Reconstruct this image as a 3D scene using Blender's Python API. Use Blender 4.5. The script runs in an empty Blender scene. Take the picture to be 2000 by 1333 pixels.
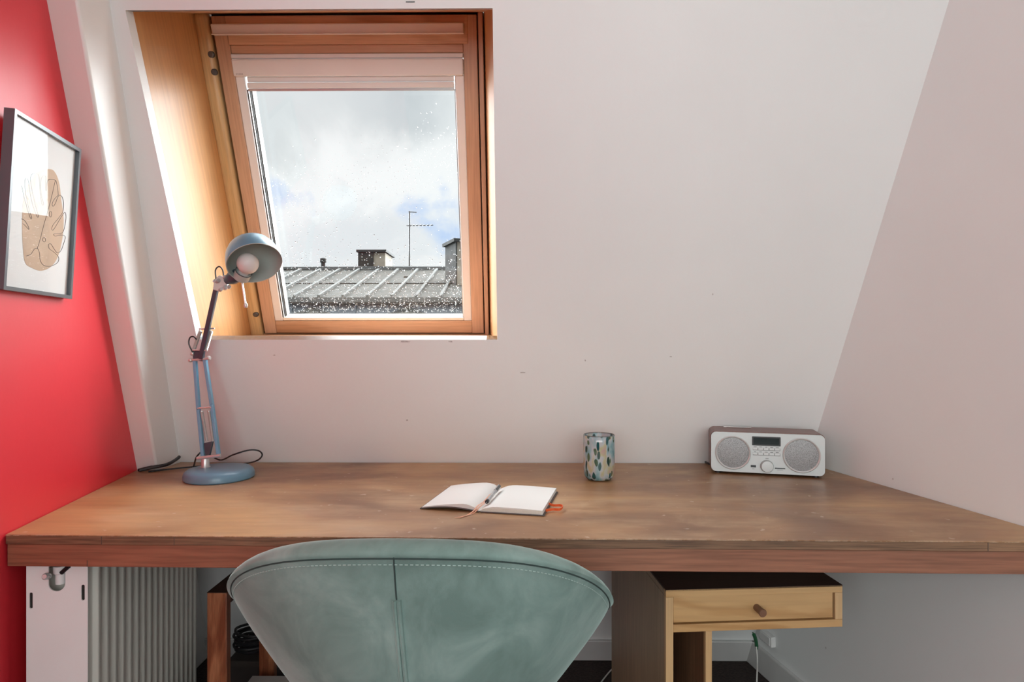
import bpy, bmesh, math, random
from mathutils import Vector, Matrix
random.seed(7)
C = bpy.context.scene.collection
scn = bpy.context.scene

# ------------------------------------------------------------------ camera
PSI, FPX, CAMZ = .0105, 1200.0, 1.108
cd = bpy.data.cameras.new('camera'); cam = bpy.data.objects.new('camera', cd); C.objects.link(cam)
cd.sensor_width = 36; cd.sensor_fit = 'HORIZONTAL'; cd.lens = 36 * FPX / 2000
cd.shift_y = (672 - 666.5) / 2000; cd.clip_start = .02; cd.clip_end = 300
cam.location = (0, 0, CAMZ); cam.rotation_euler = (math.pi / 2, 0, PSI)
scn.camera = cam
scn.view_settings.view_transform = 'Standard'; scn.view_settings.look = 'None'
scn.view_settings.gamma = 1; scn.view_settings.use_curve_mapping = False
scn.view_settings.exposure = 0.42
scn.cycles.use_denoising = True
scn.cycles.max_bounces = 12; scn.cycles.diffuse_bounces = 6; scn.cycles.glossy_bounces = 5
scn.cycles.transparent_max_bounces = 12; scn.cycles.transmission_bounces = 8
scn.cycles.sample_clamp_indirect = 6
scn.cycles.caustics_refractive = False; scn.cycles.caustics_reflective = False

# ------------------------------------------------------------------ sky (overcast with bright breaks)
w = bpy.data.worlds.new('world'); scn.world = w; w.use_nodes = True
nt = w.node_tree; nt.nodes.clear()
def nn(t, **k):
    n = nt.nodes.new(t)
    for a, b in k.items(): setattr(n, a, b)
    return n
def lk(a, b): nt.links.new(a, b)
tc = nn('ShaderNodeTexCoord'); nz = nn('ShaderNodeTexNoise'); nz.inputs['Scale'].default_value = 5.0
nz.inputs['Detail'].default_value = 9; nz.inputs['Roughness'].default_value = .58; nz.inputs['Distortion'].default_value = .3
lk(tc.outputs['Generated'], nz.inputs['Vector'])
sub = nn('ShaderNodeVectorMath', operation='SUBTRACT'); lk(nz.outputs['Color'], sub.inputs[0]); sub.inputs[1].default_value = (.5, .5, .5)
scl = nn('ShaderNodeVectorMath', operation='SCALE'); lk(sub.outputs[0], scl.inputs[0]); scl.inputs['Scale'].default_value = .34
warp = nn('ShaderNodeVectorMath', operation='ADD'); lk(tc.outputs['Generated'], warp.inputs[0]); lk(scl.outputs[0], warp.inputs[1])
def sdir(u, v):
    d = Vector(((u - 1000) / FPX, 1, (672 - v) / FPX)); d = Matrix.Rotation(PSI, 3, 'Z') @ d
    return d.normalized()
def mask(u, v, r0, r1, sc=(1, 1, 1), src=None):
    s = nn('ShaderNodeVectorMath', operation='SUBTRACT'); lk((src or warp).outputs[0] if not src else src, s.inputs[0]); s.inputs[1].default_value = sdir(u, v)
    m = nn('ShaderNodeVectorMath', operation='MULTIPLY'); lk(s.outputs[0], m.inputs[0]); m.inputs[1].default_value = sc
    l = nn('ShaderNodeVectorMath', operation='LENGTH'); lk(m.outputs[0], l.inputs[0])
    r = nn('ShaderNodeMapRange', interpolation_type='SMOOTHSTEP'); lk(l.outputs['Value'], r.inputs['Value'])
    r.inputs['From Min'].default_value = r0; r.inputs['From Max'].default_value = r1
    r.inputs['To Min'].default_value = 1; r.inputs['To Max'].default_value = 0
    return r.outputs['Result']
base = nn('ShaderNodeValToRGB'); lk(nz.outputs['Fac'], base.inputs['Fac'])
base.color_ramp.elements[0].position = .36; base.color_ramp.elements[0].color = (.47, .50, .52, 1)
base.color_ramp.elements[1].position = .66; base.color_ramp.elements[1].color = (.69, .71, .715, 1)
cur = base.outputs['Color']; SK = .80
def over(fac, col, k=1.0):
    global cur
    m = nn('ShaderNodeMix', data_type='RGBA')
    if k != 1:
        q = nn('ShaderNodeMath', operation='MULTIPLY'); lk(fac, q.inputs[0]); q.inputs[1].default_value = k; fac = q.outputs[0]
    lk(fac, m.inputs['Factor']); lk(cur, m.inputs['A']); m.inputs['B'].default_value = (*[c * SK for c in col], 1)
    cur = m.outputs['Result']
WHT = (.97, .98, .98)
over(mask(640, 360, .05, .22, (.8, 1, 1.5)), (.52, .55, .56), .8)
over(mask(500, 260, .05, .25), (.80, .83, .84), .7)
for u, v, r, s in ((560, 460, .20, (.7, 1, 1.6)), (760, 350, .17, (.8, 1, 1.5)), (860, 330, .15, (.9, 1, 1.5)), (700, 440, .20, (.7, 1, 1.5)), (860, 560, .2, (.8, 1, 1.4))):
    over(mask(u, v, r * .25, r, s), WHT, .85)
over(mask(700, 480, .03, .12, (.7, 1, 1.7)), (.70, .74, .78), .6)
over(mask(868, 436, .015, .075, (1, 1, 1)), (.50, .66, .95), .9)
over(mask(545, 395, .0, .05, (.6, 1, 1.6)), (.50, .64, .93), .7)
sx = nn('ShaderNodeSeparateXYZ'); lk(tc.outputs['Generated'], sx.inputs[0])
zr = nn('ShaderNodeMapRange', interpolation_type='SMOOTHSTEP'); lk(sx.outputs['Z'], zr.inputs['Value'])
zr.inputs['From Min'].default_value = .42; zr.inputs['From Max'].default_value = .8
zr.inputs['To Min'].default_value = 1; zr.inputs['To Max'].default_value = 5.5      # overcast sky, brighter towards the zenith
# glow added to the unseen sky right and left, lighting room and reveals
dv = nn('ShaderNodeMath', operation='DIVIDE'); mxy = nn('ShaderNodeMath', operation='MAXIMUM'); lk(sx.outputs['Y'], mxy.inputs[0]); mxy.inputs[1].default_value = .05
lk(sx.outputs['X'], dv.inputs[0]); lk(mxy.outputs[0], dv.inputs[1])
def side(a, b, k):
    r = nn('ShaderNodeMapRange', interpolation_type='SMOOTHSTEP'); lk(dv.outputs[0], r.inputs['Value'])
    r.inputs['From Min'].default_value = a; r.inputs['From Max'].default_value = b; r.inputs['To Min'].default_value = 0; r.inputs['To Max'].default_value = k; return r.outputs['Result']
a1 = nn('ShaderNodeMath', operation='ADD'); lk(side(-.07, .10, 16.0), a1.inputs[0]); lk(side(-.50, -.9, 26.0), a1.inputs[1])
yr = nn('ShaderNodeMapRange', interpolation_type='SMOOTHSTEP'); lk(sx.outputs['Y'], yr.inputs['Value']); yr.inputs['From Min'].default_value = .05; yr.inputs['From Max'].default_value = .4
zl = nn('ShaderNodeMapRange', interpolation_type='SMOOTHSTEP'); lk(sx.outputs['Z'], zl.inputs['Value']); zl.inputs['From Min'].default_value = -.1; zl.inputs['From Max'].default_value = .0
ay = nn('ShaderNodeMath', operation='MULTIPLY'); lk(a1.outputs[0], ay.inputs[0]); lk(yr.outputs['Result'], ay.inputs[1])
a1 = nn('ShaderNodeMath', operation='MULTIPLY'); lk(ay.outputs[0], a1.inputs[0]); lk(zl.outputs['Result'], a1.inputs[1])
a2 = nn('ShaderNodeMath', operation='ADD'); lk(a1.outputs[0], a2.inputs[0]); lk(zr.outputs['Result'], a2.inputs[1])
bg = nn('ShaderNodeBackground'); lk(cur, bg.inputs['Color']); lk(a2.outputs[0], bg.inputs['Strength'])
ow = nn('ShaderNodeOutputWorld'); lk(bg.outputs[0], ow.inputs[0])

# fill light added behind the camera, in an unseen window added for it
al = bpy.data.lights.new('rear_fill_light', 'AREA'); al.shape = 'RECTANGLE'; al.size = 3.6; al.size_y = 1.5
al.energy = 54; al.color = (.94, 1, .985)
ao = bpy.data.objects.new('rear_fill_light', al); C.objects.link(ao); ao.location = (-.4, -2.36, 1.5)
ao.rotation_euler = (math.pi / 2, 0, 0)

# ------------------------------------------------------------------ measuring helpers
Y0, COT = 1.851, 1200 / 2866
AL = math.atan(1 / COT); SA, CA = math.sin(AL), math.cos(AL)
FWD = Vector((-math.sin(PSI), math.cos(PSI), 0)); RGT = Vector((math.cos(PSI), math.sin(PSI), 0)); UP = Vector((0, 0, 1))
CP = Vector((0, 0, CAMZ))
def ray(u, v): return RGT * ((u - 1000) / FPX) + FWD + UP * ((672 - v) / FPX)
def atz(u, v, z):
    r = ray(u, v); return CP + r * ((z - CAMZ) / r.z)
def atd(u, v, d): return CP + ray(u, v) * d
def atplane(u, v, p, n):
    r = ray(u, v); return CP + r * (n.dot(p - CP) / n.dot(r))
NS = Vector((0, SA, CA))
OS = Vector((0, Y0, .75))
SM = Matrix(((1, 0, 0, 0), (0, -CA, -SA, Y0), (0, SA, -CA, .75), (0, 0, 0, 1)))   # slope space: x along wall, y up the slope, z into the room
def ysl(z): return Y0 - (z - .75) * COT
LA, LB = atz(8, 1045, .75), atz(268, 918, .75)
RA, RB = atz(1625, 919, .75), atz(2000, 1028, .75)
def xl(y): return LA.x + (LB.x - LA.x) * (y - LA.y) / (LB.y - LA.y)
def xr(y): return RA.x + (RB.x - RA.x) * (y - RA.y) / (RB.y - RA.y)

# ------------------------------------------------------------------ mesh helpers
def box(bm, x0, x1, y0, y1, z0, z1, M=None):
    vs = [bm.verts.new(Vector((x, y, z)) if M is None else M @ Vector((x, y, z))) for x in (x0, x1) for y in (y0, y1) for z in (z0, z1)]
    for f in ((0, 1, 3, 2), (4, 6, 7, 5), (0, 4, 5, 1), (2, 3, 7, 6), (0, 2, 6, 4), (1, 5, 7, 3)):
        bm.faces.new([vs[i] for i in f])
def hexa(bm, a, b):      # two loops of points joined into a solid
    va = [bm.verts.new(p) for p in a]; vb = [bm.verts.new(p) for p in b]; n = len(a)
    bm.faces.new(va[::-1]); bm.faces.new(vb)
    for i in range(n): bm.faces.new((va[i], va[(i + 1) % n], vb[(i + 1) % n], vb[i]))
def slab(bm, poly, off):
    off = Vector(off); hexa(bm, [Vector(p) for p in poly], [Vector(p) + off for p in poly])
def ring_frame(d):
    d = d.normalized(); a = Vector((0, 0, 1)) if abs(d.z) < .9 else Vector((1, 0, 0))
    x = d.cross(a).normalized(); return x, d.cross(x).normalized()
def tube(bm, pts, r, n=10, caps=True):
    pts = [Vector(p) for p in pts]; R = r if isinstance(r, (list, tuple)) else [r] * len(pts)
    rings = []; x = None
    for i, p in enumerate(pts):
        d = (pts[min(i + 1, len(pts) - 1)] - pts[max(i - 1, 0)])
        if d.length < 1e-9: d = Vector((0, 0, 1))
        d.normalize()
        if x is None: x, y = ring_frame(d)
        else:
            x = (x - d * x.dot(d)); x = x.normalized() if x.length > 1e-6 else ring_frame(d)[0]
            y = d.cross(x).normalized()
        rings.append([bm.verts.new(p + (x * math.cos(t) + y * math.sin(t)) * R[i]) for t in [2 * math.pi * k / n for k in range(n)]])
    for a, b in zip(rings, rings[1:]):
        for k in range(n): bm.faces.new((a[k], a[(k + 1) % n], b[(k + 1) % n], b[k]))
    if caps: bm.faces.new(rings[0][::-1]); bm.faces.new(rings[-1])
def lathe(bm, prof, n=40, M=Matrix()):
    rings = []
    for r, z in prof:
        if r < 1e-7: rings.append([bm.verts.new(M @ Vector((0, 0, z)))])
        else: rings.append([bm.verts.new(M @ Vector((r * math.cos(2 * math.pi * k / n), r * math.sin(2 * math.pi * k / n), z))) for k in range(n)])
    for a, b in zip(rings, rings[1:]):
        for k in range(n):
            k2 = (k + 1) % n
            if len(a) == 1 and len(b) == 1: continue
            if len(a) == 1: bm.faces.new((a[0], b[k], b[k2]))
            elif len(b) == 1: bm.faces.new((a[k], b[0], a[k2]))
            else: bm.faces.new((a[k], b[k], b[k2], a[k2]))
def aim(p, d, roll=0):   # matrix with local z along d at p
    return Matrix.Translation(p) @ Vector(d).to_track_quat('Z', 'Y').to_matrix().to_4x4() @ Matrix.Rotation(roll, 4, 'Z')
def smooth_path(pts, k=8):
    pts = [Vector(p) for p in pts]; P = [pts[0]] + pts + [pts[-1]]; out = []
    for i in range(1, len(P) - 2):
        for j in range(k):
            t = j / k; a, b, c, d = P[i - 1], P[i], P[i + 1], P[i + 2]
            out.append(.5 * ((2 * b) + (c - a) * t + (2 * a - 5 * b + 4 * c - d) * t * t + (3 * b - a - 3 * c + d) * t ** 3))
    out.append(pts[-1]); return out
def plate(outer, holes, t, M=Matrix()):     # flat plate with real holes, thickness t
    cu = bpy.data.curves.new('tmp', 'CURVE'); cu.dimensions = '2D'; cu.fill_mode = 'BOTH'; cu.extrude = t / 2
    for loop in [outer] + holes:
        s = cu.splines.new('POLY'); s.points.add(len(loop) - 1)
        for q, p in zip(s.points, loop): q.co = (p[0], p[1], 0, 1)
        s.use_cyclic_u = True
    o = bpy.data.objects.new('tmp', cu); me = bpy.data.meshes.new_from_object(o)
    bm = bmesh.new(); bm.from_mesh(me); bmesh.ops.transform(bm, matrix=M, verts=bm.verts)
    bpy.data.objects.remove(o); bpy.data.curves.remove(cu); bpy.data.meshes.remove(me)
    return bm
def rrect(x0, x1, y0, y1, r, n=6):
    out = []
    for cx, cy, a in ((x1 - r, y1 - r, 0), (x0 + r, y1 - r, 90), (x0 + r, y0 + r, 180), (x1 - r, y0 + r, 270)):
        for k in range(n + 1):
            t = math.radians(a + 90 * k / n); out.append((cx + r * math.cos(t), cy + r * math.sin(t)))
    return out
def circle(cx, cy, r, n=40): return [(cx + r * math.cos(2 * math.pi * k / n), cy + r * math.sin(2 * math.pi * k / n)) for k in range(n)]
def obj(name, bm, mat, parent=None, world=False, bevel=0, seg=2, sharp=35, subsurf=0):
    if world and parent is not None:
        r = parent
        while r.parent: r = r.parent
        bmesh.ops.transform(bm, matrix=r.matrix_basis.inverted(), verts=bm.verts)
    bmesh.ops.recalc_face_normals(bm, faces=bm.faces)
    for f in bm.faces: f.smooth = True
    for e in bm.edges:
        e.smooth = not (len(e.link_faces) == 2 and e.calc_face_angle(0) > math.radians(sharp))
    me = bpy.data.meshes.new(name); bm.to_mesh(me); bm.free(); me.materials.append(mat)
    o = bpy.data.objects.new(name, me); C.objects.link(o); o.parent = parent
    if bevel:
        m = o.modifiers.new('bevel', 'BEVEL'); m.width = bevel; m.segments = seg; m.limit_method = 'ANGLE'; m.harden_normals = False
    if subsurf:
        m = o.modifiers.new('subsurf', 'SUBSURF'); m.levels = m.render_levels = subsurf
    return o
def B(*boxes):
    bm = bmesh.new()
    for b in boxes: box(bm, *b)
    return bm
def root(name, label, cat, M=Matrix(), group=None):
    o = bpy.data.objects.new(name, None); C.objects.link(o); o.empty_display_size = .05
    o.matrix_basis = M; o['label'] = label; o['category'] = cat
    if group: o['group'] = group
    return o
def tag(o, label, cat, group=None, kind=None):
    o['label'] = label; o['category'] = cat
    if group: o['group'] = group
    if kind: o['kind'] = kind
    return o
def struct(o, label=None):
    o['kind'] = 'structure'
    if label: o['label'] = label
    return o

# ------------------------------------------------------------------ materials
def mk(name):
    m = bpy.data.materials.new(name); m.use_nodes = True; t = m.node_tree
    return m, t, t.nodes['Principled BSDF']
def bump(t, b, src, dist, strength=.5):
    n = t.nodes.new('ShaderNodeBump'); n.inputs['Distance'].default_value = dist; n.inputs['Strength'].default_value = strength
    t.links.new(src, n.inputs['Height']); t.links.new(n.outputs['Normal'], b.inputs['Normal'])
def noise(t, scale, mapscale=(1, 1, 1), detail=4, dist=0, rough=.5, loc=(0, 0, 0)):
    tc = t.nodes.new('ShaderNodeTexCoord'); mp = t.nodes.new('ShaderNodeMapping'); mp.inputs['Scale'].default_value = mapscale
    mp.inputs['Location'].default_value = loc
    n = t.nodes.new('ShaderNodeTexNoise'); n.inputs['Scale'].default_value = scale; n.inputs['Detail'].default_value = detail
    n.inputs['Distortion'].default_value = dist; n.inputs['Roughness'].default_value = rough
    t.links.new(tc.outputs['Object'], mp.inputs[0]); t.links.new(mp.outputs[0], n.inputs['Vector']); return n
def ramp(t, src, stops):
    r = t.nodes.new('ShaderNodeValToRGB'); t.links.new(src, r.inputs['Fac'])
    e = r.color_ramp.elements
    while len(e) < len(stops): e.new(.5)
    for k, (p, c) in enumerate(stops): e[k].position = p; e[k].color = (*c, 1)
    return r.outputs['Color']
def mixc(t, fac, a, b, mode='MIX'):
    m = t.nodes.new('ShaderNodeMix'); m.data_type = 'RGBA'; m.blend_type = mode
    for inp, v in (('Factor', fac), ('A', a), ('B', b)):
        if isinstance(v, (int, float)): m.inputs[inp].default_value = v
        elif isinstance(v, tuple): m.inputs[inp].default_value = (*v, 1)
        else: t.links.new(v, m.inputs[inp])
    return m.outputs['Result']
def plain(name, col, rough=.5, metal=0, vary=.06, vscale=8, bmp=0, bscale=200, coat=0, sheen=0, spec=.5):
    m, t, b = mk(name)
    n = noise(t, vscale, detail=3)
    lo = tuple(c * (1 - vary) for c in col); hi = tuple(min(1, c * (1 + vary)) for c in col)
    t.links.new(ramp(t, n.outputs['Fac'], [(.3, lo), (.7, hi)]), b.inputs['Base Color'])
    b.inputs['Roughness'].default_value = rough; b.inputs['Metallic'].default_value = metal
    b.inputs['Coat Weight'].default_value = coat; b.inputs['Coat Roughness'].default_value = .2
    b.inputs['Specular IOR Level'].default_value = spec
    if sheen: b.inputs['Sheen Weight'].default_value = sheen; b.inputs['Sheen Roughness'].default_value = .4
    if bmp: bump(t, b, noise(t, bscale, detail=2).outputs['Fac'], bmp)
    return m
def wood(name, dark, light, grain='X', sc=5, rough=.4, coat=0, coatr=.2, fine=.3, contrast=(.3, .7), rings=0, spec=.5):
    m, t, b = mk(name)
    st = {'X': (.16, 1, 1), 'Y': (1, .16, 1), 'Z': (1, 1, .16)}[grain]
    st2 = {'X': (.04, 1, 1), 'Y': (1, .04, 1), 'Z': (1, 1, .04)}[grain]
    n1 = noise(t, sc, st, 5, .6); n2 = noise(t, sc * 30, st2, 3, 0)
    col = ramp(t, n1.outputs['Fac'], [(contrast[0], dark), (contrast[1], light)])
    if rings:
        mul = t.nodes.new('ShaderNodeMath'); mul.operation = 'MULTIPLY'; mul.inputs[1].default_value = rings
        t.links.new(n1.outputs['Fac'], mul.inputs[0])
        sn = t.nodes.new('ShaderNodeMath'); sn.operation = 'SINE'; t.links.new(mul.outputs[0], sn.inputs[0])
        rr = ramp(t, sn.outputs[0], [(.0, (1, 1, 1)), (1.0, (.80, .72, .62))])
        col = mixc(t, .8, col, rr, 'MULTIPLY')
    f = ramp(t, n2.outputs['Fac'], [(.35, (1 - fine,) * 3), (.6, (1, 1, 1))])
    t.links.new(mixc(t, 1.0, col, f, 'MULTIPLY'), b.inputs['Base Color'])
    b.inputs['Roughness'].default_value = rough; b.inputs['Coat Weight'].default_value = coat; b.inputs['Coat Roughness'].default_value = coatr
    b.inputs['Specular IOR Level'].default_value = spec
    bump(t, b, n2.outputs['Fac'], .0004, .4)
    return m
WALLC = (.79, .795, .79)
m_wall = plain('white_paint', WALLC, .55, vary=.02, vscale=2.5, bmp=.0006, bscale=60)
m_wall2 = plain('white_paint_side', (.79, .795, .79), .6, vary=.02, vscale=2.5, bmp=.0005, bscale=60)
m_gloss = plain('white_gloss_paint', (.80, .78, .76), .35, vary=.02, vscale=3, bmp=.0005, bscale=30)
m_red = plain('red_satin_paint', (.78, .036, .052), .38, vary=.04, vscale=3, bmp=.0003, bscale=90)
m_ceil = plain('ceiling_white', (.85, .84, .83), .8)
m_base = plain('baseboard_white', (.62, .61, .60), .5)
m_line = plain('dark_joint_line', (.12, .08, .06), .8)  # dark lines of the board joints
m_ply = wood('varnished_plywood', (.48, .22, .085), (.62, .34, .14), 'Y', 3.5, .44, .22, .28, .14)
m_pineX = wood('pine_rail', (.56, .33, .20), (.70, .45, .29), 'X', 7, .42, .15, .3, .12, rings=22)
m_pineY = wood('pine_stile', (.54, .33, .21), (.66, .43, .29), 'Y', 7, .42, .15, .3, .15)
m_frame = wood('yellow_pine_frame', (.60, .38, .17), (.76, .54, .27), 'Y', 9, .4, .2, .3, .15)
m_blind = plain('off_white_blind', (.80, .79, .785), .4, vary=.02)
m_sillw = plain('cream_sill', (.86, .80, .70), .45, vary=.02)
m_alu = plain('grey_aluminium', (.55, .56, .56), .3, .7)
m_dark = plain('black_plastic', (.012, .012, .014), .4)
m_gap = plain('dark_gasket_and_backing', (.02, .016, .014), .7)
m_steel = plain('chrome', (.62, .62, .61), .28, .55, vary=.02)
m_screw = plain('grey_screw', (.12, .12, .12), .5, .6)
m_white = plain('white_plastic', (.74, .73, .72), .4)
m_blue = plain('blue_enamel', (.16, .36, .52), .33, vary=.03, coat=.2)
m_bluebase = plain('blue_grey_enamel', (.12, .25, .35), .36, vary=.03, coat=.2)
m_bluedark = plain('dark_blue_enamel', (.045, .062, .085), .34, vary=.03, coat=.2)
m_shadein = plain('grey_green_shade_lining', (.42, .46, .44), .5, vary=.02)
m_bulb = plain('frosted_bulb', (.66, .64, .64), .35, vary=.01)

def glass_thin(name, tint=(1, 1, 1), f=1.0):
    m = bpy.data.materials.new(name); m.use_nodes = True; t = m.node_tree; t.nodes.clear()
    o = t.nodes.new('ShaderNodeOutputMaterial'); mx = t.nodes.new('ShaderNodeMixShader'); tr = t.nodes.new('ShaderNodeBsdfTransparent')
    gl = t.nodes.new('ShaderNodeBsdfGlossy'); gl.inputs['Roughness'].default_value = .0; tr.inputs['Color'].default_value = (*tint, 1)
    lw = t.nodes.new('ShaderNodeLayerWeight'); lw.inputs['Blend'].default_value = .5
    pw = t.nodes.new('ShaderNodeMath'); pw.operation = 'POWER'; pw.inputs[1].default_value = 5; t.links.new(lw.outputs['Facing'], pw.inputs[0])
    ml = t.nodes.new('ShaderNodeMath'); ml.operation = 'MULTIPLY_ADD'; ml.inputs[1].default_value = .96 * f; ml.inputs[2].default_value = .04 * f; t.links.new(pw.outputs[0], ml.inputs[0])
    t.links.new(ml.outputs[0], mx.inputs[0]); t.links.new(tr.outputs[0], mx.inputs[1]); t.links.new(gl.outputs[0], mx.inputs[2]); t.links.new(mx.outputs[0], o.inputs[0])
    return m
m_pane = glass_thin('window_glass', (.97, .985, .985), .6)
m_picglass = glass_thin('picture_glass', (1, 1, 1), .38)
def m_water_():
    m, t, b = mk('rain_water'); b.inputs['Base Color'].default_value = (1, 1, 1, 1); b.inputs['Roughness'].default_value = 0
    b.inputs['IOR'].default_value = 1.33; b.inputs['Transmission Weight'].default_value = 1; return m
m_water = m_water_()

# desk top: worn varnished plywood
def m_desk_():
    m, t, b = mk('worn_desk_varnish')
    n1 = noise(t, 3.0, (.5, 1, 1), 5, .8); n2 = noise(t, 60, (.12, 1, 1), 3); n3 = noise(t, 9, (.5, 1, 1), 6, .4, .65, (3, 1, 0)); n4 = noise(t, 42, (1, 1, 1), 2, 0, .5, (7, 3, 1))
    col = ramp(t, n1.outputs['Fac'], [(.34, (.19, .088, .038)), (.5, (.35, .185, .080)), (.66, (.56, .33, .135))])
    col = mixc(t, ramp(t, n3.outputs['Fac'], [(.46, (0, 0, 0)), (.70, (.5, .5, .5))]), col, (.60, .43, .26))
    col = mixc(t, .55, col, ramp(t, n2.outputs['Fac'], [(.3, (.78, .76, .74)), (.62, (1, 1, 1))]), 'MULTIPLY')
    col = mixc(t, ramp(t, n4.outputs['Fac'], [(.69, (0, 0, 0)), (.74, (.5, .5, .5))]), col, (.62, .52, .42))
    t.links.new(col, b.inputs['Base Color'])
    t.links.new(ramp(t, n3.outputs['Fac'], [(.3, (.36,) * 3), (.7, (.5,) * 3)]), b.inputs['Roughness'])
    b.inputs['Coat Weight'].default_value = .25; b.inputs['Coat Roughness'].default_value = .35
    bump(t, b, n2.outputs['Fac'], .0003, .4); return m
m_desk = m_desk_()
m_edge = wood('raw_plywood_edge', (.13, .068, .038), (.28, .155, .085), 'X', 10, .6, 0, .2, .45)
m_apron = wood('red_brown_apron', (.22, .085, .048), (.35, .15, .088), 'X', 6, .42, .15, .3, .3)

def m_velvet_():
    m, t, b = mk('sage_velvet')
    n1 = noise(t, 9, (1, 1, .7), 5, .6, .6); n2 = noise(t, 600, (1, 1, 1), 2)
    col = ramp(t, n1.outputs['Fac'], [(.34, (.145, .215, .195)), (.5, (.20, .285, .262)), (.66, (.27, .36, .335))])
    t.links.new(col, b.inputs['Base Color']); b.inputs['Roughness'].default_value = .85
    b.inputs['Sheen Weight'].default_value = .55; b.inputs['Sheen Roughness'].default_value = .35
    b.inputs['Sheen Tint'].default_value = (.75, .95, .90, 1); b.inputs['Specular IOR Level'].default_value = .2
    bump(t, b, n2.outputs['Fac'], .0003, .4); return m
m_velvet = m_velvet_()
m_seam = plain('dark_seam', (.030, .048, .045), .9)
m_thread = plain('pale_thread', (.36, .46, .43), .8)
m_bwood = wood('light_beech', (.55, .31, .13), (.70, .44, .21), 'X', 3.2, .42, .15, .3, .1, rings=70)
m_bwoodZ = wood('light_beech_upright', (.56, .34, .16), (.68, .44, .23), 'Z', 5, .45, .1, .3, .12)
m_cabside = wood('cabinet_veneer_side', (.38, .27, .165), (.50, .37, .235), 'Z', 5, .45, .1, .3, .2)
m_cabtop = wood('dark_brown_top_and_reflection', (.05, .022, .016), (.075, .035, .024), 'X', 5, .5)  # on the cabinet: reflection of the desk underside put into the colour
m_cabin = wood('red_brown_inner', (.18, .085, .045), (.30, .15, .08), 'Z', 5, .5)
m_knob = plain('walnut_knob', (.20, .095, .055), .45)
m_post = wood('knotty_pine_post', (.20, .055, .018), (.42, .17, .075), 'Z', 22, .5, .1, .3, .3, (.44, .56))
m_rad = plain('cream_radiator', (.74, .70, .64), .4, vary=.02)
m_radw = plain('white_radiator_end', (.88, .89, .88), .38, vary=.02)
m_carpet = plain('dark_brown_carpet', (.030, .018, .016), .95, vary=.5, vscale=120, bmp=.006, bscale=90)

# ------------------------------------------------------------------ room shell
ZC = 2.45; YB = -2.45; XRL = -2.4; YR = -.15     # unseen rear part, widened to the left to aim the fill light
def ws(bm): return bm
# sloping window wall (with the opening), built in slope space; z points into the room
OX0, OX1, OT0, OT1 = -.8915, -.0583, .4004, 1.2088
def slope_panel(bm, poly): # poly in slope coordinates
    slab(bm, [SM @ Vector((x, y, 0)) for x, y in poly], NS * .03)
TB, TT = -.75 / SA, (ZC - .75) / SA
def XL(t): return xl(Y0 - t * CA) - .02
def XR(t): return xr(Y0 - t * CA) + .02
bm = bmesh.new()
slope_panel(bm, [(XL(TB), TB), (XR(TB), TB), (XR(OT0), OT0), (XL(OT0), OT0)])
slope_panel(bm, [(XL(OT0), OT0), (OX0, OT0), (OX0, OT1), (XL(OT1), OT1)])
slope_panel(bm, [(OX1, OT0), (XR(OT0), OT0), (XR(OT1), OT1), (OX1, OT1)])
slope_panel(bm, [(XL(OT1), OT1), (XR(OT1), OT1), (XR(TT), TT), (XL(TT), TT)])
bmesh.ops.remove_doubles(bm, verts=bm.verts, dist=1e-5)
struct(obj('wall_front', bm, m_wall), 'white painted sloping attic wall')
yf, yt = ysl(0), ysl(ZC)
def side_wall(name, xf, off, mat):
    bm = bmesh.new()
    poly = [(xf(YB), YB, 0), (xf(yf), yf, 0), (xf(yt), yt, ZC), (xf(YB), YB, ZC)]
    slab(bm, poly, off); return struct(obj(name, bm, mat))
def side_part(name, xf, y0, y1, off, mat):
    bm = bmesh.new()
    poly = [(xf(y0), y0, 0), (xf(y1), y1, 0)] + ([(xf(yt), yt, ZC)] if y1 > yt else [(xf(y1), y1, ZC)]) + [(xf(y0), y0, ZC)]
    slab(bm, poly, off); return struct(obj(name, bm, mat))
side_part('wall_left', xl, -.15, yf, (-.08, 0, 0), m_red)['label'] = 'red satin painted side wall'
bm = bmesh.new(); box(bm, XRL - .08, XRL, YB, YR, 0, ZC); box(bm, XRL, xl(YR) - .08, YR, YR + .08, 0, ZC)
struct(obj('wall_left_rear', bm, m_wall2), 'unseen white walls behind the camera, set wider for the fill light')
side_wall('wall_right', xr, (.08, 0, 0), m_wall2)['label'] = 'white painted side wall'
bm = bmesh.new(); slab(bm, [(XRL - .1, YB - .1, 0), (xr(YB) + .1, YB - .1, 0), (xr(yf) + .1, yf + .1, 0), (xl(yf) - .1, yf + .1, 0), (xl(YR) - .1, YR + .1, 0), (XRL - .1, YR + .1, 0)], (0, 0, -.1))
struct(obj('floor', bm, m_carpet), 'dark brown carpeted floor')
bm = bmesh.new(); slab(bm, [(XRL - .1, YB - .1, ZC), (xr(YB) + .1, YB - .1, ZC), (xr(yt) + .1, yt + .1, ZC), (xl(yt) - .1, yt + .1, ZC), (xl(YR) - .1, YR + .1, ZC), (XRL - .1, YR + .1, ZC)], (0, 0, .1))
struct(obj('ceiling', bm, m_ceil))
bw = plate([(XRL - .08, 0), (xr(YB) + .08, 0), (xr(YB) + .08, ZC), (XRL - .08, ZC)], [[(-2.25, .72), (1.45, .72), (1.45, 2.28), (-2.25, 2.28)]], .1,
           Matrix.Translation((0, YB - .05, 0)) @ Matrix.Rotation(math.pi / 2, 4, 'X'))
struct(obj('wall_back', bw, m_wall))
w2 = bpy.data.objects.new('rear_fill_window', None); C.objects.link(w2); w2.location = (-.4, YB - .04, 1.5); struct(w2, 'unseen white window added behind the camera around the fill light')  # unseen window added to hold the fill light
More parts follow.
